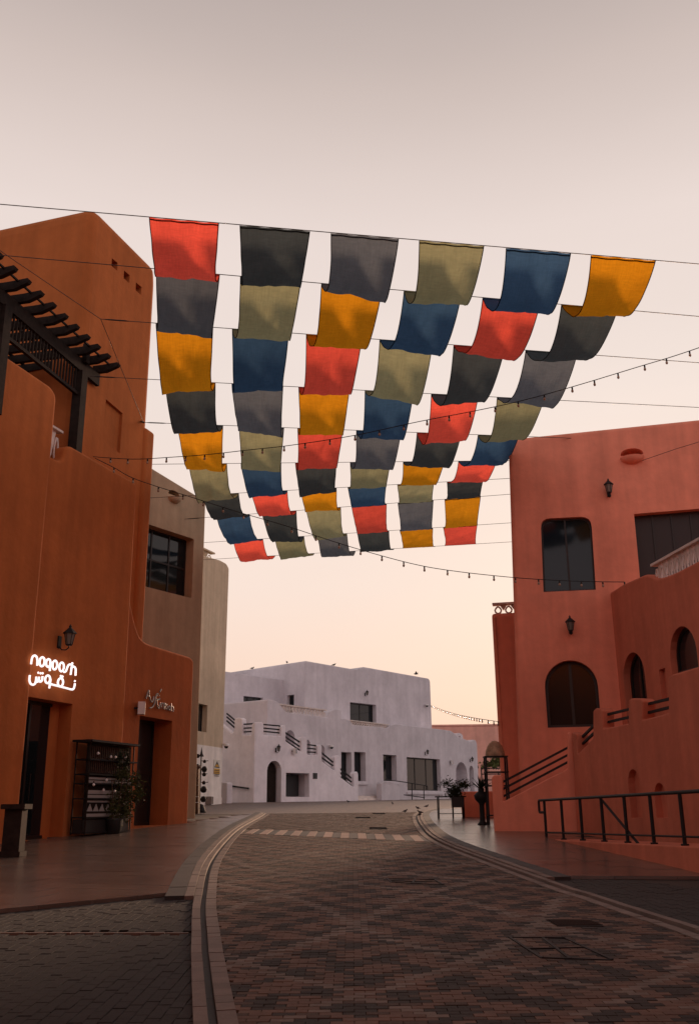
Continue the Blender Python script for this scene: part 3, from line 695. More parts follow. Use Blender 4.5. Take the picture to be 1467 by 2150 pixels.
# left flank of the stair
WL = Plane((W1.pt(s[0][0] - .12, 0)).xy, 130)
sl = WL.uvs([(440, 1500), (486, 1540), (492, 1535), (492, 1511), (496, 1507), (505, 1507), (508, 1511), (508, 1543), (528, 1543), (529, 1522), (532, 1517), (539, 1516)])
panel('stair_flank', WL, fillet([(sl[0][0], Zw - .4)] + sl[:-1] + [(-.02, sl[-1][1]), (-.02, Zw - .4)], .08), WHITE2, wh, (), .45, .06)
rails(WL, Z4([(205, 785, 335, 778), (205, 825, 335, 820), (205, 865, 330, 857), (65, 680, 155, 755), (65, 715, 152, 790), (65, 755, 148, 828)]), wh, -.22, .09)
rails(WL, Z4([(85, 1413, 305, 1443)]), wh, .12, .10)
# terrace block and main wall
ta = W2.uvs([(554, 1469), (564, 1470), (577, 1475), (585, 1486), (593, 1496), (681, 1507), (686, 1494), (697, 1489), (709, 1490)])
W2a = W2.shift(.35)
o = panel('terrace_wall', W2a, fillet([(ta[0][0], Zw - .4)] + ta + [(ta[-1][0], Zw - .4)], .14), WHITE, wh, (), 8, .06)
def archpx(pl, x0, x1, yt, yb): return arch(pl.uv(x0, yb)[0], pl.uv(x1, yb)[0], pl.uv(x0, yb)[1], pl.uv((x0 + x1) / 2, yt)[1], 8)
aa = [archpx(W2a, 599, 619, 1533, 1580), archpx(W2a, 640, 651, 1553, 1600), archpx(W2a, 668, 682, 1564, 1630)]
cut(o, [(W2a, a, .9) for a in aa])
b0, b1 = W2a.uv(586, 1497), W2a.uv(688, 1509)
balustrade(W2a, b0[0], b0[1] - .05, b1[0], b1[1] - .05, .72, 16, TRIM, wh, -.2, .14, 'balustrade', .1)
tb = W2.uvs([(705, 1507), (726, 1509), (734, 1514), (742, 1522), (812, 1529), (820, 1522), (832, 1520), (945, 1534), (953, 1539), (960, 1546), (988, 1557), (993, 1553), (998, 1554), (1001, 1562)])
uR2 = W2.uv(1004, 1640)[0]
o = panel('main_wall', W2, fillet([(tb[0][0] - .6, Zw - .4), (tb[0][0] - .6, tb[0][1])] + tb + [(uR2, Zw - .4)], .14), WHITE, wh, (), 6, .06)
def quad(pl, x0, x1, y0, y1, y2=None):
    q = pl.uvs([(x0, y1), (x1, y1), (x1, y0), (x0, y0)]); return rect(q[0][0], q[1][0], pl.uv((x0 + x1) / 2, y1)[1], pl.uv((x0 + x1) / 2, y0)[1])
dd = [quad(W2, 713, 738, 1579, 1640), quad(W2, 744, 768, 1579, 1640), quad(W2, 805, 833, 1585, 1640)]
wd = quad(W2, 855, 925.5, 1592, 1660)
ar = [archpx(W2, 958, 982, 1600, 1662), archpx(W2, 986.5, 996, 1608, 1662)]
cut(o, [(W2, d, .6) for d in dd] + [(W2, wd, .45)] + [(W2, a, 1.6) for a in ar])
for d in dd: fill(W2, d, .6, 1, 1, wh, .1, 'door')
fill(W2, wd, .45, 3, 1, wh, .1); panel('sill', W2, rect(wd[0][0] - .2, wd[1][0] + .2, wd[0][1] - .35, wd[0][1] - .12), WHITE, wh, (), .5, .03, .18)
for d in dd: panel('sill', W2, rect(d[0][0] - .15, d[1][0] + .15, d[0][1] - .3, d[0][1] - .08), WHITE, wh, (), .5, .03, .16)
b0, b1 = W2.uv(738, 1521), W2.uv(818, 1530)
balustrade(W2, b0[0], b0[1] - .02, b1[0], b1[1] - .02, .36, 16, TRIM, wh, -.2, .14, 'balustrade', .08)
# upper storey, corner towards us
c3 = ray(640, 1450); W3 = Plane((c3.x / c3.y * 82, 82), 42.5)
t3 = W3.uvs([(640, 1387), (742, 1405), (749, 1405), (763, 1400), (900, 1424.5), (903, 1430)]); uR3 = W3.uv(907, 1520)[0]
o = panel('upper_wall', W3, fillet([(0, Zw + 3.6), (0, t3[0][1])] + t3[1:] + [(uR3, Zw + 3.6)], .2), WHITE, wh, (), 11, .1)
w3 = quad(W3, 735, 790, 1477, 1524); WLf = Plane(W3.pt(0, 0).xy, 132.5)
d3_ = quad(WLf, 602, 617, 1459, 1500)
cut(o, [(W3, w3, .5), (WLf, d3_, .4)]); fill(W3, w3, .5, 2, 1, wh, .1); fill(WLf, d3_, .4, 1, 1, wh, .1, 'door')
w4c = WLf.hit(594, 1460); W4 = Plane(w4c.xy, 42.5)
t4_ = W4.uvs([(400, 1399), (472, 1409.5), (594, 1427)])
o = panel('rear_wing', W4, [(t4_[0][0], Zw), (t4_[0][0], t4_[0][1]), (.3, t4_[2][1]), (.3, Zw)], WHITE, wh, (), 7, .1)
wq = quad(W4, 511, 552, 1463, 1490); cut(o, [(W4, wq, .4)]); fill(W4, wq, .4, 3, 1, wh, .08)
# rooftop hood
q = W2.uv(980, 1555); panel('roof_hood', W2, arch(q[0] - .75, q[0] + .65, q[1] - .5, q[1] + .78, 8, .3), WHITE, wh, [arch(q[0] - .4, q[0] + .3, q[1] - .3, q[1] + .52, 8, .25)], .6, .02, -.8)
# steps, low wall and ramp rail before the main wall
WS = W2.shift(1.4)
q0, q1 = WS.uv(753, 1680), WS.uv(833, 1680)
for k in range(3): panel('step', WS, rect(q0[0], q1[0], Zw - .3, Zw + .17 * (k + 1)), TRIM, wh, (), 1.3 - .3 * k, .01, -.3 * k)
q = WS.uvs([(795, 1645), (800, 1640), (818, 1641), (833, 1651), (834, 1680)])
panel('low_wall', WS, fillet([(q[0][0], Zw - .3)] + q[:4] + [(q[3][0], Zw - .3)], .05), WHITE, wh, (), .5, .06, .25)
rr = thing('entrance_railing', 'thin black tube railing on the white house entrance ramp', 'railing', WS.pt(q[0][0], Zw))
def pxl(pl, l, off=0): return [pl.pt(*pl.uv(x, y), off) for x, y in l]
MB().tube(pxl(WS, [(797, 1638), (827, 1641), (883, 1650), (885, 1654), (884, 1658)], .6), .04, 6).build('handrail', IRON, rr)
MB().tube(pxl(WS, [(835, 1669), (878, 1675)], .6), .04, 6).build('bottom_rail', IRON, rr)
for x, ya, yb in ((852, 1645, 1677), (877, 1649, 1680)): MB().tube(pxl(WS, [(x, ya), (x, yb + 2)], .6), .045, 6).build('post', IRON, rr)
MB().box(WS.pt(0, 0), .01, .01, .01) 
tag(panel('gate_post', WL.shift(2.5), fillet([(WL.shift(2.5).uv(463, 1645)[0], Zw - .5), (WL.shift(2.5).uv(463, 1645)[0], WL.shift(2.5).uv(463, 1642)[1]), (WL.shift(2.5).uv(477, 1645)[0], WL.shift(2.5).uv(477, 1643)[1]), (WL.shift(2.5).uv(477, 1645)[0], Zw - .5)], .12), WHITE, None, (), .5, .06), 'short rounded white post beside the cream house corner', 'post')
# ---- pink building far behind
pk = thing('pink_building', 'plain pink plastered building far behind the white house', 'building', (14, 112, gz(112)))
PK = Plane((14, 112), 92)
q = PK.uvs([(860, 1522), (1120, 1526)])
panel('wall', PK, rect(q[0][0], q[1][0] + 12, gz(112) - 1, (q[0][1] + q[1][1]) / 2), PINK, pk, (), 10, .1)
panel('coping', PK, rect(q[0][0] - .1, q[1][0] + 12.1, (q[0][1] + q[1][1]) / 2 - .02, (q[0][1] + q[1][1]) / 2 + .18), PINK, pk, (), 10.2, .05, .1)
# ---- unseen row houses and arched block, added behind the viewpoint to shade the foreground
for nm, x0, x1, y0, y1, h, mt, lb in (('orange_shade_house', -17, -7.4, -26, 11, 12, ORANGE, 'unseen orange row house added behind the viewpoint to shade the foreground'),
                                  ('coral_shade_house', 7.4, 17, -26, 10, 12, CORAL, 'unseen coral row house added behind the viewpoint to shade the foreground')):
    t = thing(nm, lb, 'building', ((x0 + x1) / 2, (y0 + y1) / 2, gz(y0)))
    MB().prism(fillet([(x0, y0), (x1, y0), (x1, y1), (x0, y1)], .3), -1.6, h).build('wall', mt, t)
    MB().prism([(x0 - .1, y0 - .1), (x1 + .1, y0 - .1), (x1 + .1, y1 + .1), (x0 - .1, y1 + .1)], h, h + .25).build('roof', mt, t)
GH = Plane((-7.4, -13.0), 90)
gh = thing('shade_gatehouse', 'unseen orange arched block added over the street to shade the foreground', 'building', (0, -7, gz(-7)))
o = panel('wall', GH, rect(0, 14.8, -2, 15), ORANGE, gh, (), 9, .12)
cut(o, [(GH, arch(4, 11.5, -1.9, 5.5, 12), 9.5)])

# ================================================================ CLOTH CANOPY
def cloth_mat(name, col, tr, thin=.0):
    m = bpy.data.materials.new(name); m.use_nodes = True; t = m.node_tree; t.nodes.clear(); L = t.links.new
    o = t.nodes.new('ShaderNodeOutputMaterial'); df = t.nodes.new('ShaderNodeBsdfDiffuse'); tl = t.nodes.new('ShaderNodeBsdfTranslucent'); mx = t.nodes.new('ShaderNodeMixShader')
    geo = t.nodes.new('ShaderNodeTexCoord'); wv = []
    prev = None
    for sc_, dt, lo, hi, st in ((2.2, 4, .93, 1.06, (1, 1, 1)), (55, 2, .91, 1.07, (1, .12, 1)), (55, 2, .91, 1.07, (.12, 1, 1))):
        mpn = t.nodes.new('ShaderNodeMapping'); mpn.inputs['Scale'].default_value = st; L(geo.outputs['UV'], mpn.inputs[0])
        n = t.nodes.new('ShaderNodeTexNoise'); n.inputs['Scale'].default_value = sc_; n.inputs['Detail'].default_value = dt; L(mpn.outputs[0], n.inputs['Vector'])
        oi = t.nodes.new('ShaderNodeObjectInfo'); n.noise_dimensions = '4D'; L(oi.outputs['Random'], n.inputs['W'])
        r = t.nodes.new('ShaderNodeMapRange'); r.inputs[1].default_value = .3; r.inputs[2].default_value = .7; r.inputs[3].default_value = lo; r.inputs[4].default_value = hi; L(n.outputs[0], r.inputs[0])
        v = t.nodes.new('ShaderNodeVectorMath'); v.operation = 'SCALE'; L(r.outputs[0], v.inputs['Scale'])
        if prev is None: v.inputs[0].default_value = col
        else: L(prev, v.inputs[0])
        prev = v.outputs[0]
    r = t.nodes.new('ShaderNodeMapRange'); r.inputs[3].default_value = .84; r.inputs[4].default_value = 1.16; L(oi.outputs['Random'], r.inputs[0])
    v = t.nodes.new('ShaderNodeVectorMath'); v.operation = 'SCALE'; L(r.outputs[0], v.inputs['Scale']); L(prev, v.inputs[0]); prev = v.outputs[0]
    n = t.nodes.new('ShaderNodeTexNoise'); n.noise_dimensions = '4D'; n.inputs['Scale'].default_value = 3.2; n.inputs['Detail'].default_value = 5; n.inputs['Distortion'].default_value = 1.6
    L(geo.outputs['UV'], n.inputs['Vector']); L(oi.outputs['Random'], n.inputs['W'])
    bn = t.nodes.new('ShaderNodeBump'); bn.inputs['Strength'].default_value = .4; bn.inputs['Distance'].default_value = .06; L(n.outputs[0], bn.inputs['Height'])
    L(bn.outputs[0], df.inputs['Normal']); L(bn.outputs[0], tl.inputs['Normal'])
    L(prev, df.inputs[0]); L(prev, tl.inputs[0]); mx.inputs[0].default_value = tr
    L(df.outputs[0], mx.inputs[1]); L(tl.outputs[0], mx.inputs[2]); L(mx.outputs[0], o.inputs[0]); return m
CM = {'red': cloth_mat('red_cloth', (.86, .115, .075), .72), 'mustard': cloth_mat('mustard_cloth', (.72, .30, .012), .72),
      'slate': cloth_mat('slate_cloth', (.13, .15, .17), .6), 'charcoal': cloth_mat('charcoal_cloth', (.075, .095, .10), .5),
      'olive': cloth_mat('olive_cloth', (.30, .305, .17), .68), 'navy': cloth_mat('navy_cloth', (.045, .105, .20), .6)}
HEM = {k: cloth_mat(k + '_hem', tuple(c * .35 for c in v), .3) for k, v in (('red', (.5, .07, .05)), ('mustard', (.4, .15, .01)), ('slate', (.1, .1, .12)), ('charcoal', (.05, .06, .06)), ('olive', (.15, .15, .09)), ('navy', (.03, .06, .12)))}
ZW = 13.4
def atz(x, y, z=ZW): d = ray(x, y); return EYEP + d * ((z - EYE) / d.z)
WIRES = [((50, 433), (1416, 550)), ((50, 540), (1416, 660)), ((212, 670), (1416, 758)), ((190, 790), (1416, 853)), ((302, 887), (1416, 928)),
         ((300, 975), (1366, 964)), ((322, 1045), (1300, 992)), ((388, 1090), (1066, 1038)), ((433, 1139), (1068, 1098)), ((433, 1175), (1068, 1138))]
WE = [(atz(*a), atz(*b)) for a, b in WIRES]
LFT = [[314, 504, 695, 880, 1062, 1240], [329, 505, 675, 848, 1013, 1178], [328, 488, 643, 797, 952, 1103], [347, 487, 627, 766, 905, 1043], [373, 502, 625, 748, 875, 1003],
       [397, 506, 620, 735, 846, 962], [424, 528, 630, 730, 834, 938], [455, 550, 643, 738, 835, 933], [490, 577, 667, 750, 839, 930], [512, 594, 676, 757, 845, 933]]
RGT = [[459, 650, 836, 1015, 1197, 1375], [461, 631, 801, 967, 1133, 1295], [447, 606, 759, 907, 1058, 1210], [452, 594, 733, 867, 1003, 1140], [468, 596, 719, 841, 967, 1088],
       [476, 590, 706, 819, 932, 1042], [501, 603, 706, 810, 910, 1013], [524, 622, 715, 811, 909, 1008], [552, 638, 728, 816, 908, 1001], [578, 660, 746, 827, 913, 999]]
def on_wire(i, x):
    (ax, ay), (bx, by) = WIRES[i]; y = ay + (by - ay) * (x - ax) / (bx - ax); return atz(x, y)
COLS = ['red slate mustard charcoal mustard olive charcoal navy red', 'charcoal olive navy slate olive navy red charcoal olive', 'slate mustard red mustard red charcoal mustard olive slate',
        'olive navy olive navy slate olive navy red charcoal', 'navy red charcoal red charcoal mustard olive slate mustard', 'mustard charcoal slate olive navy red charcoal mustard red']
ORD = 'first second third fourth fifth sixth seventh eighth ninth tenth'.split()
STRIP = ['the strip nearest the orange tower', 'the second strip from the orange tower', 'the third strip from the orange tower', 'the third strip from the coral house', 'the second strip from the coral house', 'the strip nearest the coral house']
rng = random.Random(3)
SAGR = [.33, .29, .24, .23, .21, .19, .16, .145, .17]
for c in range(6):
    for r, cn in enumerate(COLS[c].split()):
        A0, A1 = on_wire(r, LFT[r][c]), on_wire(r, RGT[r][c]); B0, B1 = on_wire(r + 1, LFT[r + 1][c]), on_wire(r + 1, RGT[r + 1][c])
        L = ((B0 + B1) / 2 - (A0 + A1) / 2).length; sag = L * SAGR[r] * rng.uniform(.85, 1.12); skew = rng.uniform(-.16, .16)
        if r >= 5 and c >= 3: sag *= .7
        if r == 8 and c == 5: sag *= .5
        if r == 8 and c == 4: sag *= .7
        nu, nv = 22, 34; ph = [rng.uniform(0, 6.28) for _ in range(8)]; fr = [rng.uniform(.6, 1.5) for _ in range(8)]
        vs, uvs = [], []
        def P(a, t):
            p = (A0 * (1 - a) + A1 * a) * (1 - t) + (B0 * (1 - a) + B1 * a) * t
            hang = (4 * t * (1 - t)) ** .9 * (1 + .25 * (t - .5)); e = min(1, 6 * t) * min(1, 6 * (1 - t))
            pin = -.085 * math.sin(math.pi * t) * (2 * a - 1) * (A1 - A0).length * .5         # edges draw in a little
            z = -sag * hang * (1 + skew * (2 * a - 1))
            w = .013 * math.sin(7 * fr[0] * a + 5 * fr[1] * t + ph[0]) + .009 * math.sin(13 * fr[2] * a - 9 * fr[3] * t + ph[1]) + .008 * math.sin(21 * fr[4] * t + 6 * fr[5] * a + ph[2]) \
                + .004 * math.sin(31 * fr[6] * a + 11 * fr[7] * t + ph[3]) \
                + .030 * max(0, 1 - abs((a - .5) * fr[1] + (t - .55) * (fr[3] - 1) * 1.8 + .12 * math.sin(ph[5])) * 9) + .022 * max(0, 1 - abs((t - .7 + .1 * math.sin(ph[6])) * 1.2 + (a - .5) * (fr[5] - 1)) * 11)
            drape = -.018 * abs(math.sin(3.2 * math.pi * a + ph[4])) * max(0, 1 - 5 * t)      # scallops where it is tied to the wire
            return p + (A1 - A0).normalized() * (pin + w * .3 * e) + Vector((0, 0, z + w * e + drape))
        for j in range(nv + 1):
            for i in range(nu + 1): vs.append(P(i / nu, j / nv)); uvs.append((i / nu, j / nv * 1.4))
        fs = [(j * (nu + 1) + i, j * (nu + 1) + i + 1, (j + 1) * (nu + 1) + i + 1, (j + 1) * (nu + 1) + i) for j in range(nv) for i in range(nu)]
        me = bpy.data.meshes.new('cloth_panel'); me.from_pydata([tuple(v - A0) for v in vs], [], fs)
        uvl_ = me.uv_layers.new(name='UVMap')
        for lp in me.loops: uvl_.data[lp.index].uv = uvs[lp.vertex_index]
        for p in me.polygons: p.use_smooth = True
        o = link('cloth_panel', me, CM[cn]); o.location = A0
        n_white = 9 - r
        tag(o, '%s cloth panel, %s from the white house in %s' % (cn, ORD[n_white - 1], STRIP[c]), 'cloth', 'cloth panels hung on the cables')
        mb = MB()
        for a in (0.0, 1.0): mb.tube([P(a, j / nv) - A0 for j in range(nv + 1)], .011, 5)
        mb.tube([P(i / nu, .012) - A0 for i in range(nu + 1)], .016, 5)
        mb.tube([P(i / nu, .99) - A0 for i in range(nu + 1)], .012, 5)
        mb.build('hem', HEM[cn], o, True)
for i, (a, b) in enumerate(WE):
    d = (b - a); a2 = a.copy(); b2 = b.copy()
    if i < 2: a2 = a - d * .35
    if i < 5: b2 = b + d * .25
    if i in (2,): pass
    if i in (5, 6): a2 = a - d * .04
    if i in (8, 9): a2 = a - d * .06
    if i in (7, 8, 9): b2 = b + d * .03
    w = thing('cable', 'thin dark cable holding the %s row of cloths counted from the white house' % ORD[9 - i], 'cable', a2, group='cables across the street')
    pts = [a2 + (b2 - a2) * (k / 16) - Vector((0, 0, .05 * 4 * (k / 16) * (1 - k / 16))) for k in range(17)]
    pts = [a2] + ([a] if (a - a2).length > .01 else []) + [b] + ([b2] if (b - b2).length > .01 else [])
    MB().tube(pts, .010, 5).build('wire', WIRE, w)
    for e, f in ([(a, b)] if i in (2, 3, 4, 7) else []) + ([(b, a)] if i in (5, 6) else []):                    # turnbuckle near each end
        u = (f - e).normalized(); MB().tube([e + u * .1, e + u * .2, e + u * .6, e + u * .7], [.010, .018, .018, .010], 6).build('turnbuckle', IRON, w)
st = thing('stay_cable', 'thin slanting stay cable tied to the orange tower corner', 'cable', WE[4][0])
s0, s1_, s2_ = atz(-30, 505, 14.2), WE[2][0], WE[4][0]
MB().tube([s0, atz(50, 560, 14.0), s1_, s2_], .009, 5).build('wire', WIRE, st)
h = TS.hit(302, 884); MB().bar(h - TS.n * .1, s2_, .05).build('anchor', IRON, st)
st2 = thing('stay_cable', 'thin stay cable spreading from the coral house wall below its spout', 'cable', WE[6][1])
MB().tube([WE[6][1], R1.hit(1350, 972) + R1.n * .3, R1.hit(1420, 948) + R1.n * .3, R1.hit(1480, 930) + R1.n * .3], .009, 5).build('wire', WIRE, st2)

# ---- festoon lights
def festoon(label, pl, px, spacing, r=.012, bs=1.0):
    P3 = [pl.hit(*q) for q in px]; C = spline([tuple(p) for p in P3], 8); t = thing('string_lights', label, 'string lights', P3[0])
    MB().tube(C, r, 5).build('cord', IRON, t); d = 0
    for a, b in zip(C, C[1:]):
        L = (b - a).length; d += L
        if d > spacing:
            d = 0; sk = MB(); sk.lathe(b, [(0, 0), (.022 * bs, 0), (.024 * bs, -.075 * bs), (0, -.075 * bs)], 8); so_ = sk.build('socket', IRON, t)
            MB().lathe(b - Vector((0, 0, .072 * bs)), [(.012 * bs, 0), (.032 * bs, -.03 * bs), (.036 * bs, -.06 * bs), (.024 * bs, -.09 * bs), (0, -.1 * bs)], 8).build('bulb', BULB, so_)
aL = L2.hit(196, 959); aR = atz(1416, 747, 13.0); v = aR - aL
festoon('string of bulbs rising from the shop house parapet across the cloths', Plane(aL.xy, math.degrees(math.atan2(v.x, v.y))), [(196, 959), (280, 964), (360, 960), (440, 954), (520, 945), (610, 935), (745, 914), (880, 885), (1000, 862), (1100, 840), (1215, 808), (1340, 770), (1416, 747), (1500, 718), (1600, 680), (1720, 630)], .58)
aR = R2.hit(1308, 1222); v = aR - aL
festoon('string of bulbs sagging from the shop house parapet to the coral wing', Plane(aL.xy, math.degrees(math.atan2(v.x, v.y))), [(200, 962), (240, 982), (290, 1008), (415, 1048), (500, 1075), (600, 1104), (700, 1137), (790, 1164), (880, 1187), (960, 1200), (1060, 1211), (1140, 1217), (1230, 1221), (1310, 1222)], .62)
aL2, aR2 = W3.hit(903, 1481), Vector((5.6, 40, 5.4)); v = RW.hit(1045, 1516) - aL2
festoon('faint string of bulbs from the white house to the coral house', Plane(aL2.xy, math.degrees(math.atan2(v.x, v.y))), [(903, 1481), (930, 1491), (960, 1500), (1000, 1508), (1045, 1515)], 1.3, .012, .9)

# ================================================================ WALL FITTINGS
def lantern_proto():
    t = thing('wall_lantern', 'x', 'lantern'); yl = -.30
    MB().box((0, -.02, .02), .12, .04, .3).build('back_plate', IRON, t, True)
    MB().tube([(0, -.03, -.08), (0, -.10, -.17), (0, -.22, -.18), (0, yl, -.13), (0, yl, -.08)], .016, 6).build('arm', IRON, t, True)
    MB().lathe((0, yl, -.08), [(0, 0), (.07, 0), (.085, .03), (.0, .03)], 6, smooth=False).build('base', IRON, t, True)
    g = MB().lathe((0, yl, -.05), [(.075, 0), (.125, .27), (.0, .27)], 6, smooth=False).build('glass', LAMPGL, t, True)
    for k in range(6):
        a = 2 * math.pi * k / 6; MB().tube([(.08 * math.cos(a), yl + .08 * math.sin(a), -.05), (.13 * math.cos(a), yl + .13 * math.sin(a), .22)], .009, 5).build('bar', IRON, g, True)
    MB().lathe((0, yl, .22), [(0, -.005), (.17, -.005), (.16, .025), (.08, .10), (.05, .13), (.03, .15), (.035, .18), (.015, .21), (0, .24)], 6, smooth=False).build('roof', IRON, t, True)
    return t
lp = lantern_proto(); first = [True]
def lantern(pl, x, y, label, sc=1.0):
    o = lp if first[0] else copy_tree(lp); first[0] = False
    u, z = pl.uv(x, y); o.location = pl.pt(u, z - .05 * sc, .0); o.rotation_euler = (0, 0, R(90 - pl.az)); o.scale = (sc,) * 3
    o['label'] = label; o['group'] = 'black wall lanterns'
lantern(L2, 124, 1346, 'black wall lantern above the lit white letters', 1.15)
lantern(R1, 1277, 1033, 'black wall lantern high on the coral house beside the spout', .95)
lantern(R1, 1197, 1320, 'black wall lantern over the arched window of the coral house', .95)
lantern(W1, 579, 1574, 'black wall lantern above the arched doorway under the white stair', .95)
lantern(W3, 766, 1457, 'black wall lantern above the upper window of the white house', .9)
lantern(W2, 892, 1581, 'black wall lantern above the wide window of the white house', .9)
lantern(W2, 986, 1596, 'black wall lantern above the two arches of the white house', .9)
def dome_cam(pl, x, y, label, s_=1.0):
    u, z = pl.uv(x, y); t = thing('security_camera', label, 'camera', pl.pt(u, z), R(90 - pl.az), 'white dome security cameras'); t.scale = (s_,) * 3
    MB().box((0, -.06, .08), .09, .14, .07).build('bracket', CCTVW, t, True)
    MB().lathe((0, -.16, 0), [(0, .12), (.10, .11), (.115, .04), (.10, 0)], 14).build('housing', CCTVW, t, True)
    MB().lathe((0, -.16, 0), [(.095, .0), (.08, -.06), (.04, -.09), (0, -.1)], 14).build('dome', GLASS, t, True)
dome_cam(L5, 468, 1567, 'white dome camera on the corner of the cream house', 1.5)
dome_cam(W2a, 691, 1569, 'white dome camera on the wall above the white stair', 1.5)
dome_cam(W3, 892, 1482, 'white dome camera near the white house upper corner', 1.4)
def speaker(pl, x, y, label, w=.3):
    u, z = pl.uv(x, y); t = thing('wall_speaker', label, 'speaker', pl.pt(u, z), R(90 - pl.az) + .5, 'small wall speakers')
    MB().box((-.02, -.05, 0), .06, .14, .06).build('bracket', IRON, t, True)
    MB().box((0, -.22, 0), w, .22, w * 1.1).build('cabinet', CCTVW, t, True); MB().box((0, -.335, 0), w * .85, .012, w * .95).build('grille', mat('grille_grey', (.25, .25, .26), .6), t, True)
speaker(L3, 283, 1487, 'small white speaker on a bracket beside the grey metal letters', .36)
speaker(W1, 613, 1577, 'small white speaker on the white stair wall', .34); speaker(W2, 944, 1600, 'small white speaker beside the white house arches', .34)
u, z = W1.uv(661, 1629); tag(panel('wall_plate', W1, rect(u - .22, u + .22, z - .2, z + .2), SIGNK, None, [], .05, .01, .05), 'small square black plate on the white stair wall', 'plate')
# warning sign on the cream house
ws = thing('warning_sign', 'yellow and white warning sign with triangle on the white dado', 'sign', L5.hit(453, 1612))
q = L5.uvs([(447, 1625), (460, 1628), (461, 1596), (448.5, 1593.5)]); u0, u1, z0, z1 = q[0][0], q[1][0], q[0][1], q[2][1]; zm = z0 + (z1 - z0) * .38
panel('plate', L5, rect(u0, u1, z0, z1), SIGNW, ws, (), .02, .004, .055); panel('text_field', L5, rect(u0 + .03, u1 - .03, z0 + .03, zm), SIGNY, ws, (), .01, 0, .062)
um = (u0 + u1) / 2; tri = [(u0 + .06, zm + .06), (u1 - .06, zm + .06), (um, z1 - .08)]
panel('triangle', L5, tri, SIGNK, ws, (), .006, 0, .061); panel('triangle_field', L5, [(u0 + .16, zm + .12), (u1 - .16, zm + .12), (um, z1 - .22)], SIGNY, ws, (), .006, 0, .066)
panel('mark', L5, [(um - .03, zm + .2), (um + .03, zm + .2), (um + .04, zm + .42), (um - .04, zm + .42)], SIGNK, ws, (), .006, 0, .071)
for k in range(4): panel('text_line', L5, rect(u0 + .08, u1 - .08 - .05 * (k % 2), zm - .13 - k * .11, zm - .09 - k * .11), SIGNK, ws, (), .004, 0, .066)

# ---- lit letters
SG = L2.shift(.19)
def strokes(t, ox, oy, k, pl, items, r, mt, flat=False):
    for nm, pts in items:
        P3 = [pl.pt(*pl.uv(ox + a / k, oy + b / k)) for a, b in pts]
        if len(P3) == 1: MB().lathe(P3[0], [(0, .9 * r), (.8 * r, .6 * r), (r * 1.15, 0), (.8 * r, -.6 * r), (0, -.9 * r)], 10, (pl.d, Vector((0, 0, 1)), pl.n)).build(nm, mt, t); continue
        cl = (Vector(pts[0]) - Vector(pts[-1])).length < 1
        C = spline([tuple(p) for p in P3], 5) if len(P3) > 2 else P3
        if cl: C = C[:-1]
        MB().tube(C, r, 8, closed=cl).build(nm, mt, t)
def ell(cx, cy, rx, ry, sk=0): return [(cx + rx * math.cos(2 * math.pi * i / 12) + sk * math.sin(2 * math.pi * i / 12), cy + ry * math.sin(2 * math.pi * i / 12)) for i in range(12)] + [(cx + rx, cy)]
sg = thing('lit_sign', 'glowing white letter sign in Latin and Arabic over the dark doorway', 'sign', SG.hit(105, 1410))
strokes(sg, 50, 1360, 11.28, SG, [('letter', [(180, 388), (192, 290), (215, 215), (262, 183), (308, 215), (328, 290), (325, 425)]), ('letter', ell(440, 332, 58, 108, -6)),
    ('letter', ell(588, 362, 52, 92, -4)), ('letter_stem', [(638, 310), (620, 550)]), ('letter', ell(741, 410, 54, 105, -6)), ('letter', ell(902, 455, 54, 105, -6)),
    ('letter', [(960, 575), (1002, 556), (1038, 465), (1070, 405), (1112, 393)]), ('letter_stem', [(1155, 350), (1115, 640)]), ('letter', [(1128, 500), (1160, 455), (1200, 450), (1232, 505), (1232, 580), (1228, 660)]),
    ('letter', [(150, 650), (140, 760), (165, 845), (222, 878), (275, 845), (298, 765), (305, 685)]), ('letter', [(300, 760), (325, 805), (355, 780), (372, 690)]), ('letter', [(365, 770), (390, 805), (425, 790), (445, 740), (450, 675)]),
    ('letter_dot', [(350, 592)]), ('letter_dot', [(405, 605)]), ('letter_dot', [(455, 605)]), ('letter', ell(572, 748, 58, 92, -5)), ('letter_stem', [(640, 745), (610, 960)]),
    ('letter', [(640, 862), (800, 902), (980, 948), (1140, 988), (1185, 968), (1205, 910), (1215, 845)]), ('letter', ell(876, 820, 62, 98, -5)), ('letter_dot', [(880, 668)]), ('letter_dot', [(926, 682)]), ('letter_dot', [(1215, 790)])], .029, LIT)
SJ = L3.shift(.09)
sj = thing('metal_letters', 'brushed grey metal letters over the narrow corner shop door', 'sign', SJ.hit(335, 1475))
strokes(sj, 260, 1430, 10.48, SJ, [('letter', [(490, 385), (515, 300), (550, 205), (560, 290), (585, 420), (620, 460), (645, 420), (655, 335)]), ('letter', [(500, 330), (540, 330), (565, 345)]),
    ('letter', [(565, 592), (630, 570), (680, 480), (700, 370), (725, 290), (755, 280)]), ('letter', [(715, 395), (760, 410), (795, 385)]), ('letter', [(795, 240), (825, 178)]), ('letter_dot', [(735, 320)]), ('letter_dot', [(775, 318)]),
    ('letter', [(725, 430), (735, 540), (765, 600), (790, 560), (798, 470)]), ('letter', [(832, 600), (836, 500), (860, 488)]), ('letter', [(880, 615), (886, 505), (912, 505), (914, 620)]), ('letter', [(914, 540), (930, 515), (950, 525), (950, 635)]),
    ('letter', ell(1000, 592, 22, 42)), ('letter_stem', [(1024, 550), (1022, 655)]), ('letter_stem', [(1046, 490), (1040, 660)]), ('letter', [(1043, 590), (1065, 558), (1088, 580), (1084, 672)])], .026, STEEL)

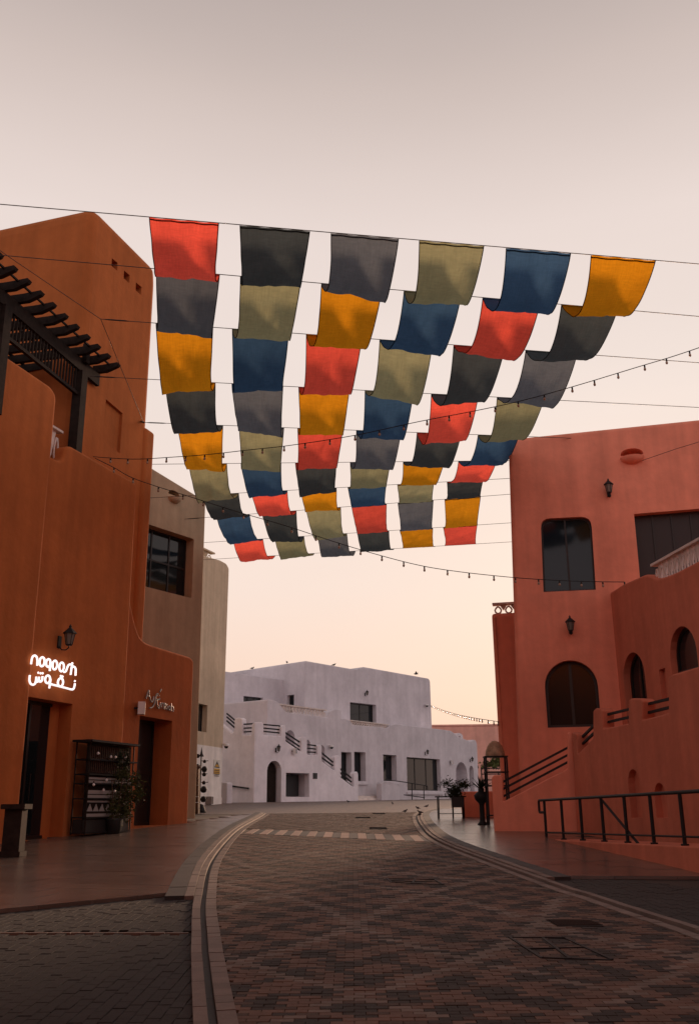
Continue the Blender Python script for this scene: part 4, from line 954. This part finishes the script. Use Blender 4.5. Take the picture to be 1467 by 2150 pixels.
# ================================================================ PERGOLA
_pb = L2.hit(163, 932); PB = Plane((_pb - L2.n * .22).xy, 13.5)
pg = thing('pergola', 'dark timber pergola with notched rafters on the orange terrace', 'pergola', PB.hit(165, 930))
A, B_ = PB.uv(51, 672), PB.uv(186, 775); bz = (A[1] + B_[1]) / 2; zr = L2.uv(170, 950)[1]
uA, uB = A[0] - 2.5, PB.uv(196, 780)[0]; uP = PB.uv(165, 860)[0]
Z = Vector((0, 0, 1))
MB().bar(PB.pt(uA, bz), PB.pt(uB + .35, bz), .12, .42).build('front_beam', WOOD, pg)
MB().bar(PB.pt(uA, bz, -2.6), PB.pt(uB + .35, bz, -2.6), .12, .42).build('rear_beam', WOOD, pg)
MB().bar(PB.pt(uA, bz - 1.0), PB.pt(uP, bz - 1.0), .10, .10).build('lower_rail', WOOD, pg)
k = 0; u = uA
while u < uP - .2:                                   # pierced screen between beam and rail
    MB().bar(PB.pt(u, bz - 1.0), PB.pt(u, bz - .2), .035, .05, up=PB.n).build('screen_slat', WOOD, pg); u += .17
for u in (uP, uP - 4.2):
    for o_ in (0, -2.6): MB().bar(PB.pt(u, zr - .4, o_ - .01), PB.pt(u, bz - .2, o_ - .01), .34, .30, up=PB.n).build('post', WOOD, pg)
n = 0; u = uB + .25
while u > uA:
    a, b = PB.pt(u, bz + .32, -3.0), PB.pt(u, bz + .32, .75); mb = MB()
    w = .07
    prof = [(-3.0, -.12), (.35, -.12), (.75, .02), (.80, .10), (.74, .16), (.2, .13), (-3.0, .13)]
    vs = [PB.pt(u + s_ * w, bz + .33 + zz, o_) for s_ in (-1, 1) for o_, zz in prof]; kk = len(prof)
    mb.add(vs, [tuple(range(kk))[::-1], tuple(range(kk, 2 * kk))] + [(i, (i + 1) % kk, kk + (i + 1) % kk, kk + i) for i in range(kk)]); mb.build('rafter', WOOD, pg); u -= .66
MB().bar(PB.pt(uA, bz + .44, .45), PB.pt(uB + .5, bz + .44, .45), .05, .05).build('batten', WOOD, pg)
for o_ in (-.5, -1.1, -1.7, -2.3): MB().bar(PB.pt(uA, bz + .5, o_), PB.pt(uB + .4, bz + .5, o_), .09, .05).build('batten', WOOD, pg)
MB().bar(PB.pt(uP, bz + .1, .12), PB.pt(uP, bz + .75, .12), .2, .16, up=PB.n).build('finial_block', WOOD, pg)

# ================================================================ THINGS ON THE PAVEMENTS
def gp(x, y): p = G(x, y); return Vector((p.x, p.y, gz(p.y) + .045))
def leaves(c, rad, n, size, mt, name, parent, seed=0, thin=1.0):
    rg = random.Random(seed); mb = MB(); c = Vector(c); clumps = [Vector((rg.gauss(0, .5), rg.gauss(0, .5), rg.uniform(-.9, .9))) for _ in range(9)]
    for _ in range(n):
        q = rg.choice(clumps) + Vector((rg.gauss(0, .28), rg.gauss(0, .28), rg.gauss(0, .22)))
        p = c + Vector((q.x * rad[0], q.y * rad[1], q.z * rad[2])); d = Vector((rg.gauss(0, 1), rg.gauss(0, 1), rg.gauss(0, .8))).normalized(); e = d.cross(Vector((rg.gauss(0, 1), rg.gauss(0, 1), rg.gauss(0, 1)))).normalized()
        s_ = size * rg.uniform(.6, 1.3); mb.add([p - d * s_, p + e * s_ * .42 * thin + d.cross(e) * s_ * .15, p + d * s_, p - e * s_ * .42 * thin + d.cross(e) * s_ * .15], [(0, 1, 2), (0, 2, 3)])
    return mb.build(name, mt, parent)
# display rack
RK = L2.shift(.12); r0 = RK.uv(146, 1757); r1 = RK.uv(243, 1745); rb = gz(RK.pt((r0[0] + r1[0]) / 2, 0).y) + .045; rt = RK.uv(161, 1556)[1]
rk = thing('display_rack', 'dark open display rack with pale patterned panels beside the shop door', 'rack', RK.pt((r0[0] + r1[0]) / 2, rb))
ua, ub = r0[0], r1[0]; H_ = rt - rb; dep = .5
for u in (ua, ub):
    for o_ in (.03, dep - .03): MB().bar(RK.pt(u, rb, o_), RK.pt(u, rt, o_), .035).build('upright', WOOD, rk)
for f, ext in ((.0, 0), (.16, .0), (.36, .0), (.52, .22), (.62, .25), (.78, .25)):
    MB().box(RK.pt((ua + ub + ext) / 2, rb + .05 + H_ * f, dep / 2), ub - ua + ext, dep, .04, (RK.d, -RK.n, Z)).build('shelf', IRON, rk)
MB().box(RK.pt((ua + ub) / 2, rt, dep / 2 + .03), ub - ua + .25, dep + .15, .06, (RK.d, -RK.n, Z)).build('roof', IRON, rk)
panel('back_board', RK, rect(ua, ub, rb + .1, rt - .05), WOOD, rk, (), .02, 0, dep - .12)
panel('lower_cabinet', RK, rect(ua, ub, rb + .06, rb + H_ * .16), SIGNK, rk, (), dep - .14, .01, dep - .07)
W_ = ub - ua
for f0, f1 in ((.17, .22), (.34, .36), (.385, .42), (.43, .47), (.55, .575), (.585, .61)):
    panel('textile_band', RK, rect(ua + .06, ub - .06, rb + H_ * f0, rb + H_ * f1), FELT, rk, (), .015, 0, dep - .07)
for i in range(7):
    u = ua + .1 + (W_ - .2) * (i + .5) / 7; w = W_ / 7 * .42
    panel('triangle_motif', RK, [(u - w, rb + H_ * .245), (u + w, rb + H_ * .245), (u, rb + H_ * .325)], FELT, rk, (), .015, 0, dep - .07)
for i in range(22):
    u = ua + .06 + (W_ - .12) * (i + .5) / 22; MB().bar(RK.pt(u, rb + H_ * .66, dep - .09), RK.pt(u, rb + H_ * .95, dep - .09), .022, .022, up=RK.n).build('slat', BASKET, rk)
for f, ff in ((.16, .885), (.5, .86), (.62, .86), (.9, .86), (.42, .60), (.74, .60), (1.08, .58), (.1, .545), (.36, .49), (.66, .48), (.95, .47), (1.2, .61)):
    p = RK.pt(ua + W_ * f * .85, rb + H_ * ff, dep + .03); s_ = MB().lathe(p, [(0, .05), (.02, .05), (.02, 0), (0, 0)], 6).build('bulb_socket', IRON, rk)
    MB().lathe(p, [(.015, 0), (.04, -.035), (.04, -.06), (.02, -.085), (0, -.09)], 8).build('bulb', CCTVW, s_)
pp = gp(238, 1754)
pl_ = thing('climbing_plant', 'leafy climbing plant in dark pot beside the display rack', 'plant', pp)
MB().lathe(pp, [(0, 0), (.20, 0), (.25, .38), (.27, .42), (.22, .42), (.2, .36), (0, .36)], 14).build('pot', POT, pl_)
for k in range(6):
    a = k * 1.05; MB().tube([pp + Vector((.05 * math.cos(a), .05 * math.sin(a), .3)), pp + Vector((.18 * math.cos(a) + .05, .15 * math.sin(a), .9)), pp + Vector((.3 * math.cos(a) + .05, .2 * math.sin(a), 1.5))], .012, 5).build('stem', BASKET, pl_)
leaves(pp + Vector((.22, .1, 1.15)), (.40, .34, .62), 1500, .055, LEAF[0], 'foliage', pl_, 1)
leaves(pp + Vector((.10, .1, 2.0)), (.13, .12, .55), 380, .045, LEAF[1], 'trailing_foliage', pl_, 2)
# timber planter by the left pier
p = gp(26, 1803); pt_ = thing('timber_pedestal', 'dark timber pedestal at the foot of the orange pier', 'pedestal', p)
MB().box(p + Z * .98, .5, .5, .10).build('cap', WOOD, pt_); MB().prism([(p.x - .18, p.y - .18), (p.x + .18, p.y - .18), (p.x + .18, p.y + .18), (p.x - .18, p.y + .18)], p.z + .10, p.z + .93).build('shaft', WOOD, pt_); MB().box(p + Z * .05, .44, .44, .10).build('foot', WOOD, pt_)
# wicker tower and ironwork stand past the corner shop
p = gp(405, 1713); wt = thing('wicker_basket', 'tall brown wicker basket tower at the corner shop edge', 'basket', p)
for k in range(8): MB().box(p + Z * (.15 + .24 * k), .52 - .015 * k, .5, .225).build('tier', BASKET, wt)
MB().lathe(p + Z * 1.95, [(0, 0), (.3, 0), (.26, .12), (0, .14)], 12).build('lid', BASKET, wt)
p = gp(418.5, 1709); ist = thing('iron_stand', 'tall black iron stand hung with cast ornaments by the cream house', 'stand', p)
MB().lathe(p, [(0, 0), (.3, 0), (.28, .12), (.2, .34), (.06, .4), (0, .4)], 12).build('base', IRON, ist); MB().tube([p + Z * .3, p + Z * 2.75], .03, 6).build('pole', IRON, ist)
rg = random.Random(5)
for k, (z, side) in enumerate(((.62, 1), (.9, -1), (1.05, 1), (1.35, 1), (1.62, -1), (1.72, 1), (1.95, 1), (2.1, -1), (2.3, 1), (2.55, -1))):
    e = p + Vector((side * rg.uniform(.22, .42), rg.uniform(-.1, .1), z)); arm = MB().tube([p + Z * z, e], .016, 5).build('arm', IRON, ist)
    c = p + Vector((side * .16, 0, z - .02)); r = rg.uniform(.08, .16)
    MB().lathe(c, [(0, r), (r * .6, r * .8), (r, 0), (r * .7, -r * .8), (0, -r)], 8).build('ornament', IRON, arm)
MB().lathe(p + Z * 2.5, [(.12, 0), (.05, .15), (0, .45)], 5, smooth=False).build('spire', IRON, ist)
# agave on a tall black stand
p = gp(1013, 1735); ag = thing('agave_urn', 'spiky agave in tall black pedestal urn by the stair post', 'plant', p)
MB().lathe(p, [(0, 0), (.17, 0), (.16, .04), (.10, .10), (.085, .16), (.08, .60), (.10, .66), (.21, .78), (.24, .90), (.16, .99), (.10, 1.03), (.10, 1.12), (.09, 1.12), (0, 1.08)], 14).build('pedestal_urn', IRON, ag)
rg = random.Random(9); mb = MB()
for k in range(34):
    a = rg.uniform(0, 6.28); el = rg.uniform(.5, 1.45); L = rg.uniform(.40, .62); d = Vector((math.cos(a) * math.cos(el), math.sin(a) * math.cos(el), math.sin(el))); sd_ = d.cross(Z).normalized(); b0 = p + Z * 1.08
    mid = b0 + d * L * .5 - Z * .02; tip = b0 + d * L - Z * .05 * math.cos(el)
    mb.add([b0 - sd_ * .018, b0 + sd_ * .018, mid + sd_ * .026, mid - sd_ * .026, tip, mid + d.cross(sd_) * -.012], [(0, 1, 2, 3), (3, 2, 4)])
mb.build('leaf_rosette', LEAF[1], ag)
# low coral wall, table, planter
p = gp(968, 1718); LW = Plane((p.x - .1, p.y), 100); q0, q1 = LW.uv(964, 1662), LW.uv(1045, 1659)
tag(panel('garden_wall', LW, fillet([(q0[0] + .08, p.z - .3), (q0[0], q0[1]), (q1[0], q0[1]), (q1[0], p.z - .3)], .06), CORAL, None, (), .3, .06), 'low coral garden wall behind the agave stand', 'wall')
p = gp(938, 1722); tb_ = thing('console_table', 'small black iron table with a tray beside the low coral wall', 'table', p)
tw = [Vector((-.30, -.2, 0)), Vector((.62, -.2, 0)), Vector((.62, .32, 0)), Vector((-.30, .32, 0))]
for v in tw: MB().tube([p + v, p + v + Z * .76], .022, 6).build('leg', IRON, tb_)
MB().box(p + Vector((.16, .06, .78)), 1.1, .62, .035).build('table_top', WOOD, tb_)
for a, b in ((0, 1), (3, 2), (0, 3), (1, 2)): MB().tube([p + tw[a] + Z * .18, p + tw[b] + Z * .18], .012, 5).build('stretcher', IRON, tb_)
pr = p + Vector((.38, -.30, 0)); bx = thing('planter_box', 'black planter box on legs full of dark leafy shrubs', 'planter', pr)
MB().box(pr + Z * .58, .42, .34, .36).build('box', POT, bx)
for v in ((-.18, -.14), (.18, -.14), (.18, .14), (-.18, .14)): MB().tube([pr + Vector((*v, 0)), pr + Vector((*v, .42))], .016, 5).build('leg', IRON, bx)
leaves(pr + Vector((-.12, .1, 1.02)), (.46, .3, .36), 1500, .055, LEAF[1], 'foliage', bx, 4, .7)
# iron shelf with a stone bust shape beside the coral wing
p = gp(1047, 1736); cf = thing('iron_shelf', 'black iron shelf frame standing behind the stair post', 'shelf', p)
for v in ((-.33, -.2), (.33, -.2), (.33, .2), (-.33, .2)): MB().bar(p + Vector((*v, 0)), p + Vector((*v, 2.12)), .05).build('upright', IRON, cf)
for z in (.3, 1.2, 1.62, 2.1): MB().box(p + Z * z, .74, .48, .04).build('shelf_board', IRON, cf)
for k in range(9): MB().bar(p + Vector((-.33, -.21, 1.66 + k * .05)), p + Vector((-.33, .2, 1.66 + k * .05)), .02).build('slat', IRON, cf)
sv_ = p + Z * 2.125; vz = thing('stone_jar', 'rough beige stone jar standing on the black iron shelf', 'jar', sv_); rg = random.Random(2); mb = MB(); n = 14
prof = [(.30, 0), (.31, .06), (.27, .18), (.22, .30), (.16, .40), (.09, .46), (0.001, .48)]; vs = []
for r, z in prof:
    for j in range(n): a = 2 * math.pi * j / n; rr = r * (1 + .09 * math.sin(7 * a + z * 5) + .07 * math.sin(3 * a)); vs.append(sv_ + Vector((rr * math.cos(a), rr * math.sin(a) * .8, z)))
mb.add(vs, [(i * n + j, i * n + (j + 1) % n, (i + 1) * n + (j + 1) % n, (i + 1) * n + j) for i in range(len(prof) - 1) for j in range(n)], True); mb.build('body', mat('beige_stone', (.36, .26, .17), .9, var=.35, vscale=6, bump=.5, bscale=20), vz)
# terrace railing and small tree far behind
p = Vector((10.2, 70, gz(70))); fr_ = thing('terrace_railing', 'black bar railing beyond the white house corner', 'railing', p)
for z in (1.35, 1.75, 2.15): MB().bar(p + Vector((-1.0, 0, z)), p + Vector((2.5, 0, z)), .07).build('rail', IRON, fr_)
for x in (-1.0, .7, 2.4): MB().bar(p + Vector((x, 0, 0)), p + Vector((x, 0, 2.2)), .08).build('post', IRON, fr_)
p = Vector((13.4, 90, gz(90))); tr_ = thing('small_tree', 'small dusty green tree beyond the white house', 'tree', p)
MB().tube([p, p + Vector((.1, 0, 1.2)), p + Vector((-.05, 0, 2.4))], [.14, .1, .06], 7).build('trunk', WOOD, tr_)
leaves(p + Vector((0, 0, 3.1)), (1.3, 1.2, .75), 900, .16, LEAF[0], 'crown', tr_, 6)

# ---- pigeons
def pigeon_mesh():
    mb = MB()
    mb.tube([(-.17, 0, .085), (-.12, 0, .10), (-.06, 0, .115), (0, 0, .12), (.06, 0, .135), (.09, 0, .165), (.105, 0, .195), (.125, 0, .205), (.145, 0, .20), (.165, 0, .192)], [.012, .022, .045, .058, .052, .034, .026, .028, .016, .003], 10)
    for s_ in (-1, 1): mb.tube([(.01, s_ * .022, .08), (.012, s_ * .022, .004), (.035, s_ * .022, .004)], .005, 5)
    mb.add([(-.24, -.03, .07), (-.24, .03, .07), (-.12, .025, .105), (-.12, -.025, .105), (-.18, 0, .10)], [(0, 3, 4), (3, 2, 4), (2, 1, 4), (1, 0, 4), (0, 1, 2, 3)])
    me = bpy.data.meshes.new('pigeon'); me.from_pydata(mb.v, [], mb.f); me.materials.append(PIGEON)
    for q_, s_ in zip(me.polygons, mb.sm): q_.use_smooth = s_
    return me
PM = pigeon_mesh(); PG = 'pigeons walking on the road'
for x, y, a, lb in ((731, 1686, 2.8, 'small dark pigeon on the road before the foot of the white stair'), (824, 1690, 1.9, 'small dark pigeon on the road before the white house steps'), (850, 1707.5, .4, 'small dark pigeon standing apart on the road left of the right kerb'),
                 (877, 1703, 2.6, 'small dark pigeon at the bend of the right kerb'), (895, 1699, .2, 'small dark pigeon at the far end of the right kerb'), (882, 1713, 3.0, 'small dark pigeon on the pale kerb stones near the iron table'), (880.5, 1718, .8, 'small dark pigeon on the dark band beside the right kerb')):
    g = G(x, y); o = bpy.data.objects.new('pigeon', PM); COL.objects.link(o); o.location = (g.x, g.y, gz(g.y) + (.05 if x > 860 else 0)); o.rotation_euler = (0, 0, a); o.scale = (.8,) * 3
    tag(o, lb, 'pigeon', PG)
for pl, x, y, a, lb in ((W3, 703, 1398, 0, 'small dark pigeon on the white roof above the upper window side'), (WLf, 527, 1405, .5, 'small dark pigeon on the low end of the white roof edge'), (WLf, 600, 1392.5, 2, 'small dark pigeon on the white roof near its top corner')):
    h = pl.hit(x, y); o = bpy.data.objects.new('pigeon', PM); COL.objects.link(o); o.location = h - pl.n * .15 - Z * .05; o.rotation_euler = (0, 0, a); o.scale = (1.3,) * 3
    tag(o, lb, 'pigeon', 'pigeons perched on the white roof')
h = W3.hit(803, 1424) + W3.n * 4; mb = MB()
mb.tube([(-.17, 0, 0), (-.06, 0, .01), (.05, 0, .01), (.12, 0, .02), (.16, 0, .015)], [.01, .045, .05, .025, .004], 8)
for s_ in (-1, 1): mb.add([(.06, s_ * .03, .02), (-.05, s_ * .03, .02), (-.10, s_ * .32, .14), (0.0, s_ * .22, .12), (.04, s_ * .1, .06)], [(0, 1, 2, 3, 4)])
o = mb.build('flying_pigeon', PIGEON); o.location = h; o.rotation_euler = (0, 0, 2.9); o.scale = (1.4,) * 3; tag(o, 'dark pigeon in flight before the white upper wall', 'pigeon')
h = on_wire(5, 1210); o = bpy.data.objects.new('pigeon', PM); COL.objects.link(o); o.location = h; o.rotation_euler = (0, 0, 2); tag(o, 'small dark bird perched on a cable by the coral house', 'bird')
